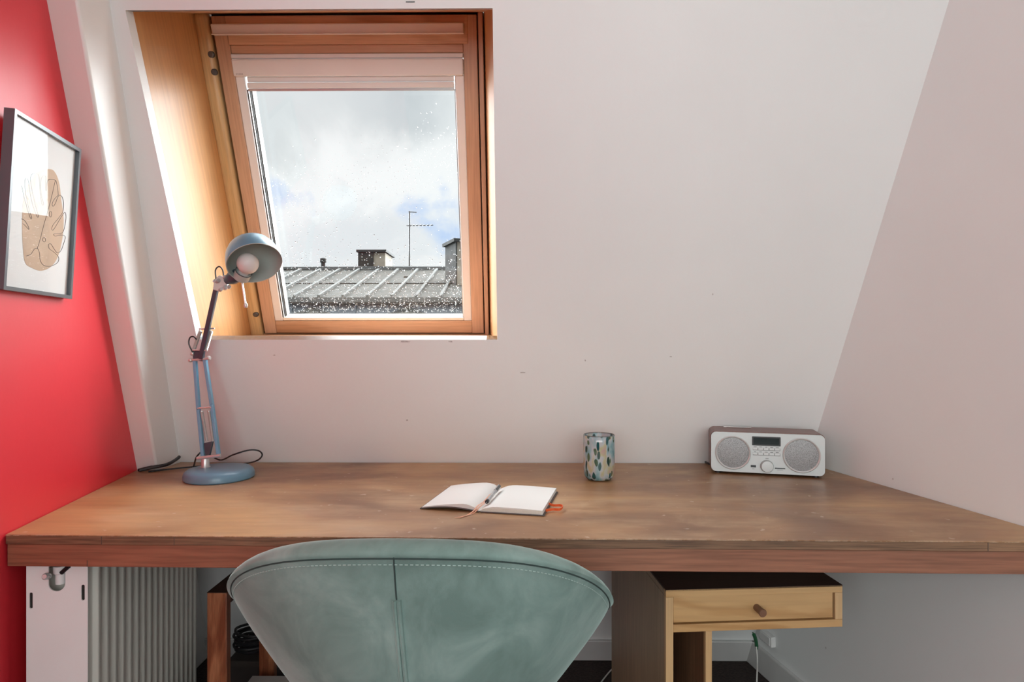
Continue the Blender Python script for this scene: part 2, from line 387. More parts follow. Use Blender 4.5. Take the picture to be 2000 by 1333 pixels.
bm = plate(rrect(-1.85, 1.85, -.78, .78, .001, 1), [rrect(-1.79, -.04, -.72, .72, .001, 1), rrect(.04, 1.79, -.72, .72, .001, 1)], .05, Matrix.Rotation(math.pi / 2, 4, 'X'))
obj('window_frame', bm, m_white, w2)
obj('pane', B((-1.79, 1.79, -.004, .0, -.72, .72)), m_pane, w2)

# boxed-in sloping column between the red wall and the window wall
def boxy(z): return 1.735 - (z - .75) * COT
def boxx(z): return -1.026 + (z - .75) * (.098 / 1.077)
def bloop(z): return [(xl(boxy(z)) - .01, boxy(z), z), (boxx(z), boxy(z), z), (boxx(z), ysl(z) + .02, z), (xl(ysl(z)) - .01, ysl(z) + .02, z)]
bm = bmesh.new(); hexa(bm, bloop(0), bloop(ZC)); struct(obj('trim_1', bm, m_gloss, bevel=.006, seg=3), 'white boxed sloping column beside the red wall')

# baseboards
bm = bmesh.new(); slab(bm, [(xl(yf) + .02, ysl(0) - .002, 0), (xr(yf), ysl(0) - .002, 0), (xr(ysl(.085)), ysl(.085) - .002, .085), (xl(ysl(.085)) + .02, ysl(.085) - .002, .085)], (0, -.014, 0))
struct(obj('baseboard_front', bm, m_base, bevel=.003))
bm = bmesh.new(); slab(bm, [(xr(YB), YB, 0), (xr(yf), yf, 0), (xr(ysl(.085)), ysl(.085), .085), (xr(YB), YB, .085)], (-.014, 0, 0))
struct(obj('baseboard_right', bm, m_base, bevel=.003))

# ------------------------------------------------------------------ skylight (all in slope space, children of window_1)
win = bpy.data.objects.new('window_1', None); C.objects.link(win); win.matrix_basis = SM; struct(win, 'pine roof window with an off-white blind cassette')
ZF = -.323
FX0, FX1, FT0, FT1 = -.8975, -.100, .268, 1.238
def reveal(name, a, b, mat, th):
    bm = bmesh.new(); slab(bm, [(a[0], a[1], -.002), (b[0], b[1], -.002), (b[2], b[3], ZF - .05), (a[2], a[3], ZF - .05)], th)
    return obj(name, bm, mat, win)
reveal('left_reveal_board', (OX0, OT0 - .0, OX0 - .0008, FT0 - .02), (OX0, OT1, OX0 - .0008, FT1 + .01), m_ply, (-.018, 0, 0))
reveal('right_reveal_board', (OX1, OT0, FX1 + .002, FT0 - .02), (OX1, OT1, FX1 + .002, FT1 + .01), m_ply, (.018, 0, 0))
reveal('top_reveal_board', (OX0, OT1, OX0, FT1), (OX1, OT1, FX1, FT1), m_pineX, (0, .018, 0))
reveal('bottom_reveal_board', (OX0, OT0, OX0, FT0), (OX1, OT0, FX1, FT0), m_pineX, (0, -.018, 0))
# fixed outer frame
o = obj('frame_stile', B((-.8975, -.8545, FT0 - .0, FT1, ZF - .09, ZF)), m_frame, win, bevel=.014, seg=5)
o = obj('frame_stile', B((-.111, -.098, FT0, FT1, ZF - .09, ZF)), m_pineY, win, bevel=.002)
obj('frame_rail', B((-.8545, -.111, FT0, .2835, ZF - .09, ZF - .004)), m_pineX, win, bevel=.002)
obj('frame_rail', B((-.8545, -.111, 1.2345, FT1, ZF - .09, ZF - .01)), m_pineX, win, bevel=.001)
for s, t in ((-.861, 1.132), (-.861, 1.087), (-.864, .357)):
    bm = bmesh.new(); lathe(bm, [(0, .004), (.006, .004), (.0085, .002), (.0085, 0), (.009, -.004)], 20, Matrix.Translation((s, t, ZF - .001)))
    obj('frame_screw', bm, m_screw, win)
# dark gap behind
obj('gasket', B((-.8545, -.8455, .2835, 1.2345, ZF - .09, ZF - .03), (-.115, -.111, .2835, 1.2345, ZF - .09, ZF - .03), (-.8545, -.111, .2835, .2895, ZF - .09, ZF - .02),
                (-.8545, -.111, 1.228, 1.2345, ZF - .09, ZF - .03)), m_gap, win)
# sash
sash = obj('sash_stile', B((-.8455, -.8065, .2895, 1.228, ZF - .06, ZF - .004)), m_pineY, win, bevel=.002)
obj('sash_stile', B((-.154, -.115, .2895, 1.228, ZF - .06, ZF - .004)), m_pineY, win, bevel=.002)
obj('sash_rail', B((-.8065, -.154, .2895, .3316, ZF - .06, ZF - .006)), m_pineX, win, bevel=.002)
obj('sash_rail', B((-.8065, -.154, 1.1335, 1.156, ZF - .06, ZF - .008), (-.8065, -.140, 1.156, 1.228, ZF - .06, ZF - .002)), m_pineX, win, bevel=.002)
obj('ventilation_bar', B((-.842, -.150, 1.181, 1.207, ZF - .004, ZF + .016)), m_blind, win, bevel=.003, seg=3)
obj('ventilation_bar_lip', B((-.842, -.150, 1.1795, 1.183, ZF, ZF + .020)), m_white, win, bevel=.001)
# blind
obj('blind_cassette', B((-.8065, -.155, 1.075, 1.120, ZF - .03, ZF + .004)), m_blind, win, bevel=.004, seg=3)
obj('blind_cassette_cap', B((-.8065, -.155, 1.121, 1.1325, ZF - .03, ZF + .0)), m_blind, win, bevel=.002)
obj('blind_roller', B((-.775, -.1835, 1.060, 1.0745, ZF - .03, ZF - .010), (-.775, -.1835, 1.044, 1.059, ZF - .028, ZF - .004)), m_blind, win, bevel=.002)
obj('blind_pull_bar', B((-.775, -.1835, 1.036, 1.0435, ZF - .03, ZF - .006)), m_alu, win, bevel=.001)
obj('blind_side_channel', B((-.8065, -.780, .3325, 1.076, ZF - .03, ZF - .006)), m_blind, win, bevel=.003)
obj('blind_side_channel', B((-.1805, -.154, .3325, 1.076, ZF - .03, ZF - .006)), m_blind, win, bevel=.003)
obj('channel_gasket', B((-.780, -.7785, .343, 1.04, ZF - .045, ZF - .01), (-.7765, -.775, .343, 1.04, ZF - .052, ZF - .02)), m_gap, win)
obj('channel_lip', B((-.7785, -.7765, .343, 1.04, ZF - .048, ZF - .012), (-.775, -.7725, .343, 1.04, ZF - .056, ZF - .03), (-.1835, -.1805, .343, 1.04, ZF - .05, ZF - .012)), m_alu, win)
obj('sill_bead', B((-.780, -.1805, .3325, .343, ZF - .05, ZF - .008)), m_sillw, win, bevel=.003)
bm = bmesh.new()
for k in range(5): box(bm, -.798 + k * .0042, -.7952 + k * .0042, 1.0785, 1.0835, ZF + .0038, ZF + .0043)
obj('size_mark', bm, m_alu, win)
GZ = ZF - .052
glass = obj('pane', B((-.800, -.160, .334, 1.10, GZ - .004, GZ)), m_pane, win)
bm = bmesh.new()
def drop(bm, x, y, r, el):
    n, rows = 8, 3; top = bm.verts.new((x, y, GZ - .0042 - r * .55)); rings = []
    for i in range(1, rows + 1):
        a = math.pi / 2 * i / rows
        rings.append([bm.verts.new((x + r * math.sin(a) * math.cos(2 * math.pi * k / n), y + el * r * math.sin(a) * math.sin(2 * math.pi * k / n), GZ - .0042 - r * .55 * math.cos(a))) for k in range(n)])
    for k in range(n): bm.faces.new((top, rings[0][k], rings[0][(k + 1) % n]))
    for a, b in zip(rings, rings[1:]):
        for k in range(n): bm.faces.new((a[k], b[k], b[(k + 1) % n], a[(k + 1) % n]))
    bm.faces.new(rings[-1])
for i in range(2700):
    x = random.uniform(-.770, -.186)
    if i < 1900: y = .346 + abs(random.gauss(0, .11))
    else: y = random.gauss(.76 + .30 * (x + .5), .07)
    if not .345 < y < 1.03: continue
    drop(bm, x, y, random.choice((.0008, .0010, .0012, .0015, .0019, .0024)) * (.62 if i >= 1900 else .85), random.uniform(.9, 1.7))
rd = obj('raindrops', bm, m_water, win); rd['kind'] = 'stuff'; rd['label'] = 'scattered raindrops on the pane'

# ------------------------------------------------------------------ desk
FL = atz(-2, 1045, .75); FRp = atz(2040, 1059.2, .75)
fx = FRp.x + .01
def fy(x): return FL.y + (FRp.y - FL.y) * (x - FL.x) / (FRp.x - FL.x)
yLf = fy(xl(1.14)); yRf = fy(xr(1.11))
desk = root('built_in_desk', 'long worn brown wooden desk top built in between the red and the white wall', 'desk', Matrix.Translation((0, 1.13, .75)))
E1 = .003
bp = bloop(.75)
poly = [(xl(yLf) + E1, yLf), (xr(yRf) - E1, yRf), (xr(Y0) - E1, Y0 - .004), (boxx(.75) + .004, Y0 - .004), (boxx(.75) + .004, boxy(.75) - .004), (xl(boxy(.75)) + E1, boxy(.75) - .004)]
bm = bmesh.new(); slab(bm, [(x, y, .7485) for x, y in poly], (0, 0, .0015)); obj('desk_top', bm, m_desk, desk, True)
m_worn, tw, bwn = mk('worn_edge'); nw = noise(tw, 55, (1, 1, 1), 5, 0, .7); tw.links.new(ramp(tw, nw.outputs['Fac'], [(.40, (.26, .14, .075)), (.60, (.74, .62, .50))]), bwn.inputs['Base Color']); bwn.inputs['Roughness'].default_value = .6
bm = bmesh.new(); slab(bm, [(xl(yLf) + E1, yLf - .0003, .7487), (xr(yRf) - E1, yRf - .0003, .7487), (xr(yRf) - E1, yRf + .0016, .7502), (xl(yLf) + E1, yLf + .0016, .7502)], (0, .0006, -.0004)); obj('worn_front_edge', bm, m_worn, desk, True)
for u_, v0_, v1_ in ((340, 1047, 1064), (198, 1048, 1064), (1930, 1059, 1077)):
    p_ = atplane(u_, v0_ + 8, Vector((xl(yLf), yLf - .0004, 0)), Vector((-(yRf - yLf), xr(yRf) - xl(yLf), 0)))
    obj('board_joint', B((p_.x - .0006, p_.x + .0006, p_.y - .0002, p_.y + .003, .7330, .7480)), m_line, desk, True)
p_ = atplane(170, 1104, Vector((xl(yLf), yLf + .003, 0)), Vector((-(yRf - yLf), xr(yRf) - xl(yLf), 0)))
obj('apron_joint', B((p_.x - .0005, p_.x + .0005, p_.y - .0001, p_.y + .003, .690, .702)), m_line, desk, True)
bm = bmesh.new(); slab(bm, [(x, y, .732) for x, y in poly], (0, 0, .0164)); obj('plywood_board', bm, m_edge, desk, True, bevel=.001)
bm = bmesh.new(); dd = .0035
ap = [(xl(yLf) + E1, yLf + dd), (xr(yRf) - E1, yRf + dd), (xr(yRf) - E1, yRf + dd + .022), (xl(yLf) + E1, yLf + dd + .022)]
slab(bm, [(x, y, .6895) for x, y in ap], (0, 0, .042)); obj('apron', bm, m_apron, desk, True, bevel=.0012)
# battens under the board, fixed to the side walls
for xf_, s in ((xl, 1), (xr, -1)):
    bm = bmesh.new(); q = [(xf_(1.19) + s * E1, 1.19), (xf_(1.6) + s * E1, 1.6), (xf_(1.6) + s * .025, 1.6), (xf_(1.19) + s * .025, 1.19)]
    slab(bm, [(x, y, .705) for x, y in q], (0, 0, .0265)); obj('wall_batten', bm, m_apron, desk, True)

# ------------------------------------------------------------------ picture on the red wall
LD = Vector((LB.x - LA.x, LB.y - LA.y, 0)).normalized(); LN = Vector((LD.y, -LD.x, 0))     # along wall, and out of it
pbl = atplane(7, 566, LA + LN * .016, LN); 
tilt = math.radians(3.2)
PU = (UP * math.cos(tilt) + LN * math.sin(tilt)); PN = LD.cross(PU) * 1.0
if PN.dot(LN) < 0: PN = -PN
PW, PH = .243, .334
PM = Matrix(((LD.x, PU.x, PN.x, pbl.x), (LD.y, PU.y, PN.y, pbl.y), (LD.z, PU.z, PN.z, pbl.z), (0, 0, 0, 1)))
pic = root('framed_print', 'black framed leaf line drawing over a beige blob hanging on the red wall', 'picture', PM)
fw_ = .0075
m_pframe = plain('dark_grey_frame', (.10, .115, .13), .3, vary=.03, coat=.3)
bm = plate([(0, 0), (PW, 0), (PW, PH), (0, PH)], [[(fw_, fw_), (PW - fw_, fw_), (PW - fw_, PH - fw_), (fw_, PH - fw_)]], .018, Matrix.Translation((0, 0, -.009)))
obj('picture_frame', bm, m_pframe, pic, bevel=.0012)
m_paper = plain('print_paper', (.78, .78, .77), .7, vary=.01)
m_beige = plain('beige_ink', (.56, .40, .28), .75, vary=.08, vscale=18)
m_ink = plain('black_ink', (.03, .03, .03), .6)
obj('print_paper', B((fw_ - .002, PW - fw_ + .002, fw_ - .002, PH - fw_ + .002, -.014, -.0085)), m_paper, pic)
def zp(x, y):   # zoomed crop point to picture coordinates
    p = PM.inverted() @ atplane(x / 3.335, 200 + y / 3.335, PM @ Vector((0, 0, -.008)), PN); return Vector((p.x, p.y, 0))
blob = [(300, 435), (350, 445), (385, 520), (400, 640), (415, 760), (408, 880), (380, 1000), (335, 1070), (270, 1098), (210, 1080), (165, 1045), (150, 940), (145, 800), (150, 660), (170, 570), (220, 480), (262, 448)]
bp_ = smooth_path([zp(*q) for q in blob + blob[:1]], 5)[:-1]
bm = bmesh.new(); slab(bm, [(p.x, p.y, -.0085) for p in bp_], (0, 0, .0004)); bb = obj('beige_blob', bm, m_beige, pic)
strokes = [
    [(360, 508), (330, 640), (285, 800), (262, 890), (243, 948), (225, 955), (200, 990), (170, 1002)],
    [(243, 948), (258, 985), (262, 1030), (285, 1062), (330, 1068), (375, 1045), (382, 1010), (350, 975), (322, 955), (316, 930), (330, 922), (352, 955), (372, 980), (395, 970), (415, 920), (425, 875), (395, 865), (360, 872), (352, 858), (395, 855), (415, 835), (430, 760), (425, 718), (410, 730), (385, 770), (350, 828), (338, 828), (345, 800), (385, 750), (410, 710), (414, 650), (400, 610), (380, 612), (360, 660), (345, 678), (340, 660), (355, 630), (380, 605)],
    [(380, 605), (372, 545), (360, 508), (318, 505), (305, 530), (303, 575), (297, 560), (298, 490), (285, 478), (268, 500), (265, 560), (272, 620), (284, 660), (275, 668), (262, 600), (255, 490), (238, 464), (212, 466), (198, 500), (210, 580), (235, 690), (250, 738), (240, 742), (205, 640), (186, 520), (175, 495), (163, 510), (168, 600), (190, 700), (206, 750), (196, 750), (165, 650), (145, 560), (140, 540)],
    [(140, 760), (160, 770), (182, 805), (188, 828), (175, 815), (150, 790)],
    [(322, 715), (333, 712), (337, 730), (330, 748), (322, 738), (322, 715)],
    [(280, 885), (290, 880), (296, 900), (288, 910), (278, 900), (280, 885)],
]
bm = bmesh.new()
for st in strokes:
    pts = smooth_path([zp(*q) for q in st], 5)
    tube(bm, [(p.x, p.y, -.0080) for p in pts], .00045, 5)
obj('leaf_drawing', bm, m_ink, pic)
obj('picture_glass', B((fw_ - .001, PW - fw_ + .001, fw_ - .001, PH - fw_ + .001, -.0052, -.004)), m_picglass, pic)
bm = bmesh.new(); tube(bm, [Vector((PW / 2, PH - .02, -.018)), Vector((PW / 2, PH - .02, -.040))], .0015, 6); obj('hanging_nail', bm, m_steel, pic)

# ------------------------------------------------------------------ desk lamp
def lamp():
    bc = atz(428.5, 934, .7502); 
    t = root('desk_lamp', 'blue metal spring-arm desk lamp standing on the left of the desk', 'desk lamp', Matrix.Translation(bc))
    R0 = .0875
    bm = bmesh.new(); lathe(bm, [(0, .0), (R0 - .003, .0), (R0, .003), (R0, .012), (R0 - .003, .020), (R0 - .010, .0255), (R0 - .02, .0275), (0, .0285)], 64, Matrix.Translation(bc))
    obj('lamp_base', bm, m_bluebase, t, True)
    D = 1.645
    s0 = atd(401, 918, D); s0.z = bc.z + .027; top = atd(398, 893, D)
    bm = bmesh.new(); lathe(bm, [(0, 0), (.013, 0), (.013, .002), (.0105, .003), (.0105, (top.z - s0.z) * .8), (.007, (top.z - s0.z)), (0, top.z - s0.z)], 20, Matrix.Translation((s0)))
    obj('pivot_stub', bm, m_steel, t, True)
    def rod(name, a, b, r, mat, par=t, n=10):
        bm = bmesh.new(); tube(bm, [a, b], r, n); return obj(name, bm, mat, par, True)
    # lower arm, two pairs of bars seen as two
    for pts, dz in (([(397, 893), (388, 800), (381, 705)], 0), ([(427, 889), (414, 790), (400, 700)], 0)):
        for q, off in ((0, 0), (1, .022)):
            P = [atd(u, v, D + off) for u, v in pts]
            bm = bmesh.new()
            for a, b in zip(P, P[1:]):
                d = (b - a).normalized(); x = d.cross(FWD).normalized(); w_ = .0042; h_ = .006
                hexa(bm, [a + x * w_ - FWD * h_, a + x * w_ + FWD * h_, a - x * w_ + FWD * h_, a - x * w_ - FWD * h_], [b + x * w_ - FWD * h_, b + x * w_ + FWD * h_, b - x * w_ + FWD * h_, b - x * w_ - FWD * h_])
            obj('lower_arm_bar', bm, m_blue, t, True, bevel=.0012)
    def spring(a, b, r, par=t, turns=38):
        bm = bmesh.new(); d = b - a; x, y = ring_frame(d); pts = []
        for k in range(turns * 7 + 1):
            f = k / (turns * 7); an = 2 * math.pi * k / 7; pts.append(a + d * f + (x * math.cos(an) + y * math.sin(an)) * r)
        tube(bm, pts, .0011, 5); tube(bm, [a, b], r * .6, 8)
        return obj('spring', bm, m_steel, par, True)
    spring(atd(394, 803, D - .005), atd(404, 862, D - .005), .0034)
    spring(atd(408, 803, D - .005), atd(416, 862, D - .005), .0034)
    rod('cross_pin', atd(386, 798, D - .004), atd(413, 796, D - .004), .0028, m_steel)
    rod('cross_pin', atd(385, 896, D - .006), atd(431, 890, D - .006), .0048, m_steel)
    bm = bmesh.new()
    P = [atd(399, 866, D), atd(417, 862, D), atd(411, 888, D), atd(402, 890, D)]
    slab(bm, [p - FWD * .004 for p in P], FWD * .008); obj('lower_bracket', bm, m_bluedark, t, True, bevel=.001)
    # elbow
    rod('cross_pin', atd(372, 704, D - .004), atd(407, 701, D - .004), .0036, m_steel)
    for u, v in ((372, 704), (408, 700), (376, 691)):
        bm = bmesh.new(); lathe(bm, [(0, -.004), (.005, -.004), (.006, -.002), (.006, .002), (.005, .004), (0, .004)], 16, aim(atd(u, v, D - .004), RGT)); obj('pin_knob', bm, m_steel, t, True)
    bm = bmesh.new(); P = [atd(378, 686, D), atd(400, 684, D), atd(397, 706, D), atd(379, 704, D)]
    slab(bm, [p - FWD * .006 for p in P], FWD * .012); obj('elbow_bracket', bm, m_bluedark, t, True, bevel=.0015)
    # upper arm
    D2 = D - .005
    for off in (0, .018):
        a, b = atd(392 , 702, D2 + off), atd(423, 562, D2 - .03 + off)
        bm = bmesh.new(); d = (b - a).normalized(); x = d.cross(FWD).normalized(); w_, h_ = .0062, .005
        hexa(bm, [a + x * w_ - FWD * h_, a + x * w_ + FWD * h_, a - x * w_ + FWD * h_, a - x * w_ - FWD * h_], [b + x * w_ - FWD * h_, b + x * w_ + FWD * h_, b - x * w_ + FWD * h_, b - x * w_ - FWD * h_])
        obj('upper_arm_bar', bm, m_bluedark, t, True, bevel=.0015)
    spring(atd(392, 646, D2), atd(378, 685, D2), .0042, turns=24)
    spring(atd(413, 646, D2), atd(402, 684, D2), .0042, turns=24)
    rod('cross_pin', atd(389, 643, D2 - .006), atd(419, 642, D2 - .006), .0022, m_steel)
    rod('cross_pin', atd(376, 684, D2 - .006), atd(405, 685, D2 - .006), .0022, m_steel)
    # head joint
    DH = D - .04
    bm = bmesh.new()
    P = [atd(417, 566, DH), atd(420, 546, DH), atd(430, 538, DH), atd(444, 545, DH), atd(446, 560, DH), atd(428, 570, DH)]
    slab(bm, [p - FWD * .005 for p in P], FWD * .01); obj('head_bracket', bm, m_steel, t, True, bevel=.0015)
    for u, v, r in ((425, 549, .006), (440, 562, .0065), (447, 561, .005), (431, 566, .005), (439, 541, .0045), (419, 549, .004)):
        bm = bmesh.new(); lathe(bm, [(0, -.006), (r * .8, -.006), (r, -.004), (r, .004), (r * .8, .006), (0, .006)], 16, aim(atd(u, v, DH - .006), (.6, -.7, .2))); obj('joint_bolt', bm, m_steel, t, True)
    # shade
    rc = atd(497.5, 515, 1.565)
    n = Vector((.42, -.50, -.75)).normalized()
    RR = .0675; Msh = aim(rc, -n)
    prof = [(RR, 0), (RR * 1.005, .006), (RR * .985, .022), (RR * .93, .038), (RR * .82, .054), (RR * .64, .067), (RR * .4, .076), (RR * .15, .080), (0, .0805)]
    inner = [(0, .078), (RR * .15, .0775), (RR * .39, .0735), (RR * .62, .0648), (RR * .80, .052), (RR * .91, .037), (RR * .965, .022), (RR * .975, .004)]
    bm = bmesh.new(); lathe(bm, prof, 72, Msh); sh = obj('lamp_shade', bm, m_bluebase, t, True)
    bm = bmesh.new(); lathe(bm, inner + [(RR * .975, 0), (RR, -.0005), (RR * 1.004, .001)], 72, Msh); obj('shade_lining', bm, m_shadein, sh, True)
    # socket enters the shade low on its left side
    e1 = (atd(449, 546, 1.60)); ax = (atd(470, 532, 1.592) - e1)
    ax = (RGT * .80 + UP * .34 - FWD * .25).normalized()
    bm = bmesh.new(); lathe(bm, [(0, -.016), (.009, -.016), (.011, -.012), (.016, .0), (.0175, .004), (.0175, .022), (0, .022)], 28, aim(e1 + ax * .004 , ax)); obj('socket_neck', bm, m_bluedark, t, True)
    bcn = atd(484, 515, 1.562); sd = (RGT * .52 + UP * .62 - FWD * .45).normalized(); s_ = bcn - sd * .030
    bm = bmesh.new(); lathe(bm, [(.0, -.020), (.020, -.020), (.0205, -.001), (.0185, .0), (.0185, -.002), (0, -.002)], 32, aim(s_, sd)); obj('bulb_socket', bm, m_shadein, sh, True)
    bm = bmesh.new(); lathe(bm, [(.0195, .0), (.0208, .0), (.0208, .0016), (.0195, .0016), (.0195, 0)], 32, aim(s_, sd)); obj('socket_ring', bm, m_bluedark, sh, True)
    rb = .0265
    prof = [(.012, -.016), (.0125, -.002)] + [(rb * math.sin(a), .030 - rb * math.cos(a)) for a in [math.radians(30 + 150 * k / 20) for k in range(21)]]
    bm = bmesh.new(); lathe(bm, prof, 40, aim(s_, sd)); obj('light_bulb', bm, m_bulb, t, True)
    rod('handle_rod', atd(473, 552, 1.59), atd(480, 598, 1.59), .0028, m_steel)
    bm = bmesh.new(); lathe(bm, [(0, -.006), (.0035, -.006), (.0048, -.002), (.0048, .002), (.0035, .006), (0, .006)], 16, aim(atd(480, 597, 1.59), UP)); obj('rod_tip', bm, m_steel, t, True)
    # cables
    for pts, d0 in (([(422, 546), (421, 528), (428, 521), (435, 528), (437, 545)], DH - .004), ([(376, 688), (369, 672), (371, 660), (378, 658), (384, 664)], D - .01)):
        bm = bmesh.new(); tube(bm, smooth_path([atd(u, v, d0) for u, v in pts], 6), .0019, 8); obj('cable_loop', bm, m_dark, t, True)
    z = .7535
    P = [atd(397, 880, D + .02), atd(384, 893, D + .02), atz(378, 912, z), atz(372, 920, z + .004), atz(366, 926, z)]
    bm = bmesh.new(); tube(bm, smooth_path(P, 6), .0022, 8)
    P = [atd(404, 885, D + .03), atz(430, 899, z + .005), atd(455, 889, 1.74), atd(485, 880, 1.735), atd(505, 881, 1.74), atd(512, 890, 1.73), atd(500, 901, 1.72), atz(470, 907, z + .002), atz(430, 908, z), atz(380, 912, z), atz(330, 917, z), atz(290, 922, z)]
    tube(bm, smooth_path(P, 8), .0022, 8); obj('power_cord', bm, m_dark, t, True)
    return t
lamp()
# black cables bunched in the corner
bm = bmesh.new(); z = .7535
tube(bm, smooth_path([atz(270, 919, z), atz(290, 914, z + .006), atz(306, 911, z + .004)], 8), .0042, 8)
tube(bm, smooth_path([atz(274, 919, z + .001), atz(300, 913, z + .006), atz(326, 908, z + .012), atd(344, 898, 1.79), atd(350, 893, 1.81)], 8), .0048, 8)
tube(bm, smooth_path([atz(272, 920, z + .006), atz(298, 914, z + .010), atz(318, 910, z + .012), atd(338, 902, 1.77)], 8), .004, 8)
tag(obj('power_cable', bm, m_dark), 'black cables bunched in the corner behind the desk lamp by the red wall', 'cable')

# ------------------------------------------------------------------ notebook, pen, bookmark
def notebook():
    p0 = atz(936, 1001, .7502); p1 = atz(979, 957, .7502); yd = (p1 - p0); yd.z = 0; L = .205; yd.normalize(); xd = Vector((yd.y, -yd.x, 0))
    M = Matrix(((xd.x, yd.x, 0, p0.x), (xd.y, yd.y, 0, p0.y), (0, 0, 1, .7503), (0, 0, 0, 1)))
    t = root('open_notebook', 'open blank notebook with cream pages lying in the middle of the desk', 'notebook', M)
    m_page = plain('page_paper', (.76, .765, .74), .75, vary=.01)
    m_fore = plain('page_edges', (.66, .62, .50), .8, vary=.08, vscale=300)
    m_cover = plain('notebook_cover', (.10, .085, .08), .6)
    m_orange = plain('orange_elastic', (.75, .12, .03), .5)
    m_ribbon = plain('peach_ribbon', (.72, .38, .25), .6)
    def half(sg, W, hmax, bend, tip):
        prof = [(0, .003)]
        for k in range(1, 15):
            f = k / 14; h = .003 + (hmax - .003) * (1 - (1 - min(1, f / .28)) ** 2) 
            h -= (hmax - tip) * max(0, (f - .28) / .72) ** bend
            prof.append((sg * W * f, h))
        return prof
    def pages(name, prof, y0, y1, z0, par, lower=None):
        bm = bmesh.new()
        n = len(prof); top0 = [bm.verts.new((x, y0, h)) for x, h in prof]; top1 = [bm.verts.new((x, y1, h)) for x, h in prof]
        lo = [(x, (lower(x) if lower else z0)) for x, h in prof]
        b0 = [bm.verts.new((x, y0, h)) for x, h in lo]; b1 = [bm.verts.new((x, y1, h)) for x, h in lo]
        for i in range(n - 1):
            bm.faces.new((top0[i], top0[i + 1], top1[i + 1], top1[i])); bm.faces.new((b0[i], b1[i], b1[i + 1], b0[i + 1]))
            bm.faces.new((top0[i], b0[i], b0[i + 1], top0[i + 1])); bm.faces.new((top1[i], top1[i + 1], b1[i + 1], b1[i]))
        bm.faces.new((top0[-1], b0[-1], b1[-1], top1[-1])); bm.faces.new((top0[0], top1[0], b1[0], b0[0]))
        return obj(name, bm, m_page if name == 'page_block' else m_cover, par, sharp=50)
    lowl = lambda x: .0022 + .006 * math.sin(min(1, abs(x) / .13) * math.pi) 
    pages('page_block', half(-1, .128, .0155, 1.4, .004), .0, L, 0, t, lowl)
    pages('page_block', half(1, .136, .0130, 2.0, .0105), .0, L, .0020, t)
    obj('cover', B((.004, .140, -.003, L + .003, 0, .0018)), m_cover, t, bevel=.0006)
    pages('cover', [(x, lowl(x) - .0003) for x in [-.132 * k / 14 for k in range(15)]], -.003, L + .003, 0, t, lambda x: lowl(x) - .002)
    # cut lines of the leaves along the front edge
    bm = bmesh.new()
    for k in range(4): box(bm, .006, .134, -.0006, .0, .0035 + k * .0018, .0040 + k * .0018)
    obj('page_edge_lines', bm, m_fore, t)
    # ribbons
    for pts in ([(.0, .10, .0145), (.0, .04, .0125), (-.004, .006, .012), (-.008, -.012, .006), (-.017, -.030, .001), (-.027, -.052, .0008)],
                [(.006, .06, .013), (.004, .02, .0125), (.0, -.004, .010), (-.006, -.014, .003), (-.014, -.028, .001), (-.030, -.050, .001), (-.036, -.056, .001)]):
        bm = bmesh.new(); P = smooth_path(pts, 8)
        for a, b in zip(P, P[1:]):
            d = (b - a); s = Vector((1, .35, 0)).normalized() * .0016; u_ = Vector((0, 0, .0005))
            hexa(bm, [a - s, a + s, a + s + u_, a - s + u_], [b - s, b + s, b + s + u_, b - s + u_])
        obj('ribbon', bm, m_ribbon, t)
    def inv(u, v, z=.752): return M.inverted() @ atz(u, v, z)
    bm = bmesh.new(); P = smooth_path([inv(1072, 987, .7525), inv(1082, 990, .7525), inv(1094, 990, .754), inv(1099, 993, .7545), inv(1093, 998, .7535), inv(1080, 998), inv(1066, 1000)], 8)
    for a, b in zip(P, P[1:]):
        s = Vector((0, 0, .0052)); d = (b - a).normalized(); q = d.cross(Vector((0, 0, 1))).normalized() * .0006
        hexa(bm, [a - q, a + q, a + q + s, a - q + s], [b - q, b + q, b + q + s, b - q + s])
    obj('elastic_band', bm, m_orange, t)
    return M
NM = notebook()
def pen():
    # lies in the gutter of the notebook
    a = NM @ Vector((.009, .025, .0148)); b = NM @ Vector((.005, .165, .0185)); d = (b - a).normalized()
    t = root('ballpoint_pen', 'clear and black ballpoint pen lying in the gutter of the open notebook', 'pen', aim(a, d))
    m_clear = plain('clear_grey_plastic', (.42, .45, .46), .15, vary=.15, vscale=60, coat=.5)
    Lp = (b - a).length
    bm = bmesh.new(); lathe(bm, [(0, .014), (.0032, .014), (.0038, .024), (.004, .03), (.004, Lp - .045), (0, Lp - .045)], 16); obj('barrel', bm, m_clear, t)
    bm = bmesh.new(); lathe(bm, [(0, 0), (.0008, .0), (.0012, .004), (.0030, .014), (.0033, .020), (0, .020)], 16); obj('tip', bm, m_steel, t)
    bm = bmesh.new(); lathe(bm, [(0, -.0), (.0042, .004), (.0045, .012), (0, .012)], 16); obj('grip_end', bm, m_dark, t)
    bm = bmesh.new(); lathe(bm, [(0, Lp - .046), (.0047, Lp - .046), (.0050, Lp - .02), (.0045, Lp - .004), (0, Lp)], 16); obj('cap', bm, plain('dark_grey_cap', (.08, .10, .11), .25), t)
    obj('clip', B((-.0012, .0012, .0052, .0064, Lp - .050, Lp - .008), (-.0012, .0012, .004, .0064, Lp - .014, Lp - .008)), m_steel, t, bevel=.0004)
pen()

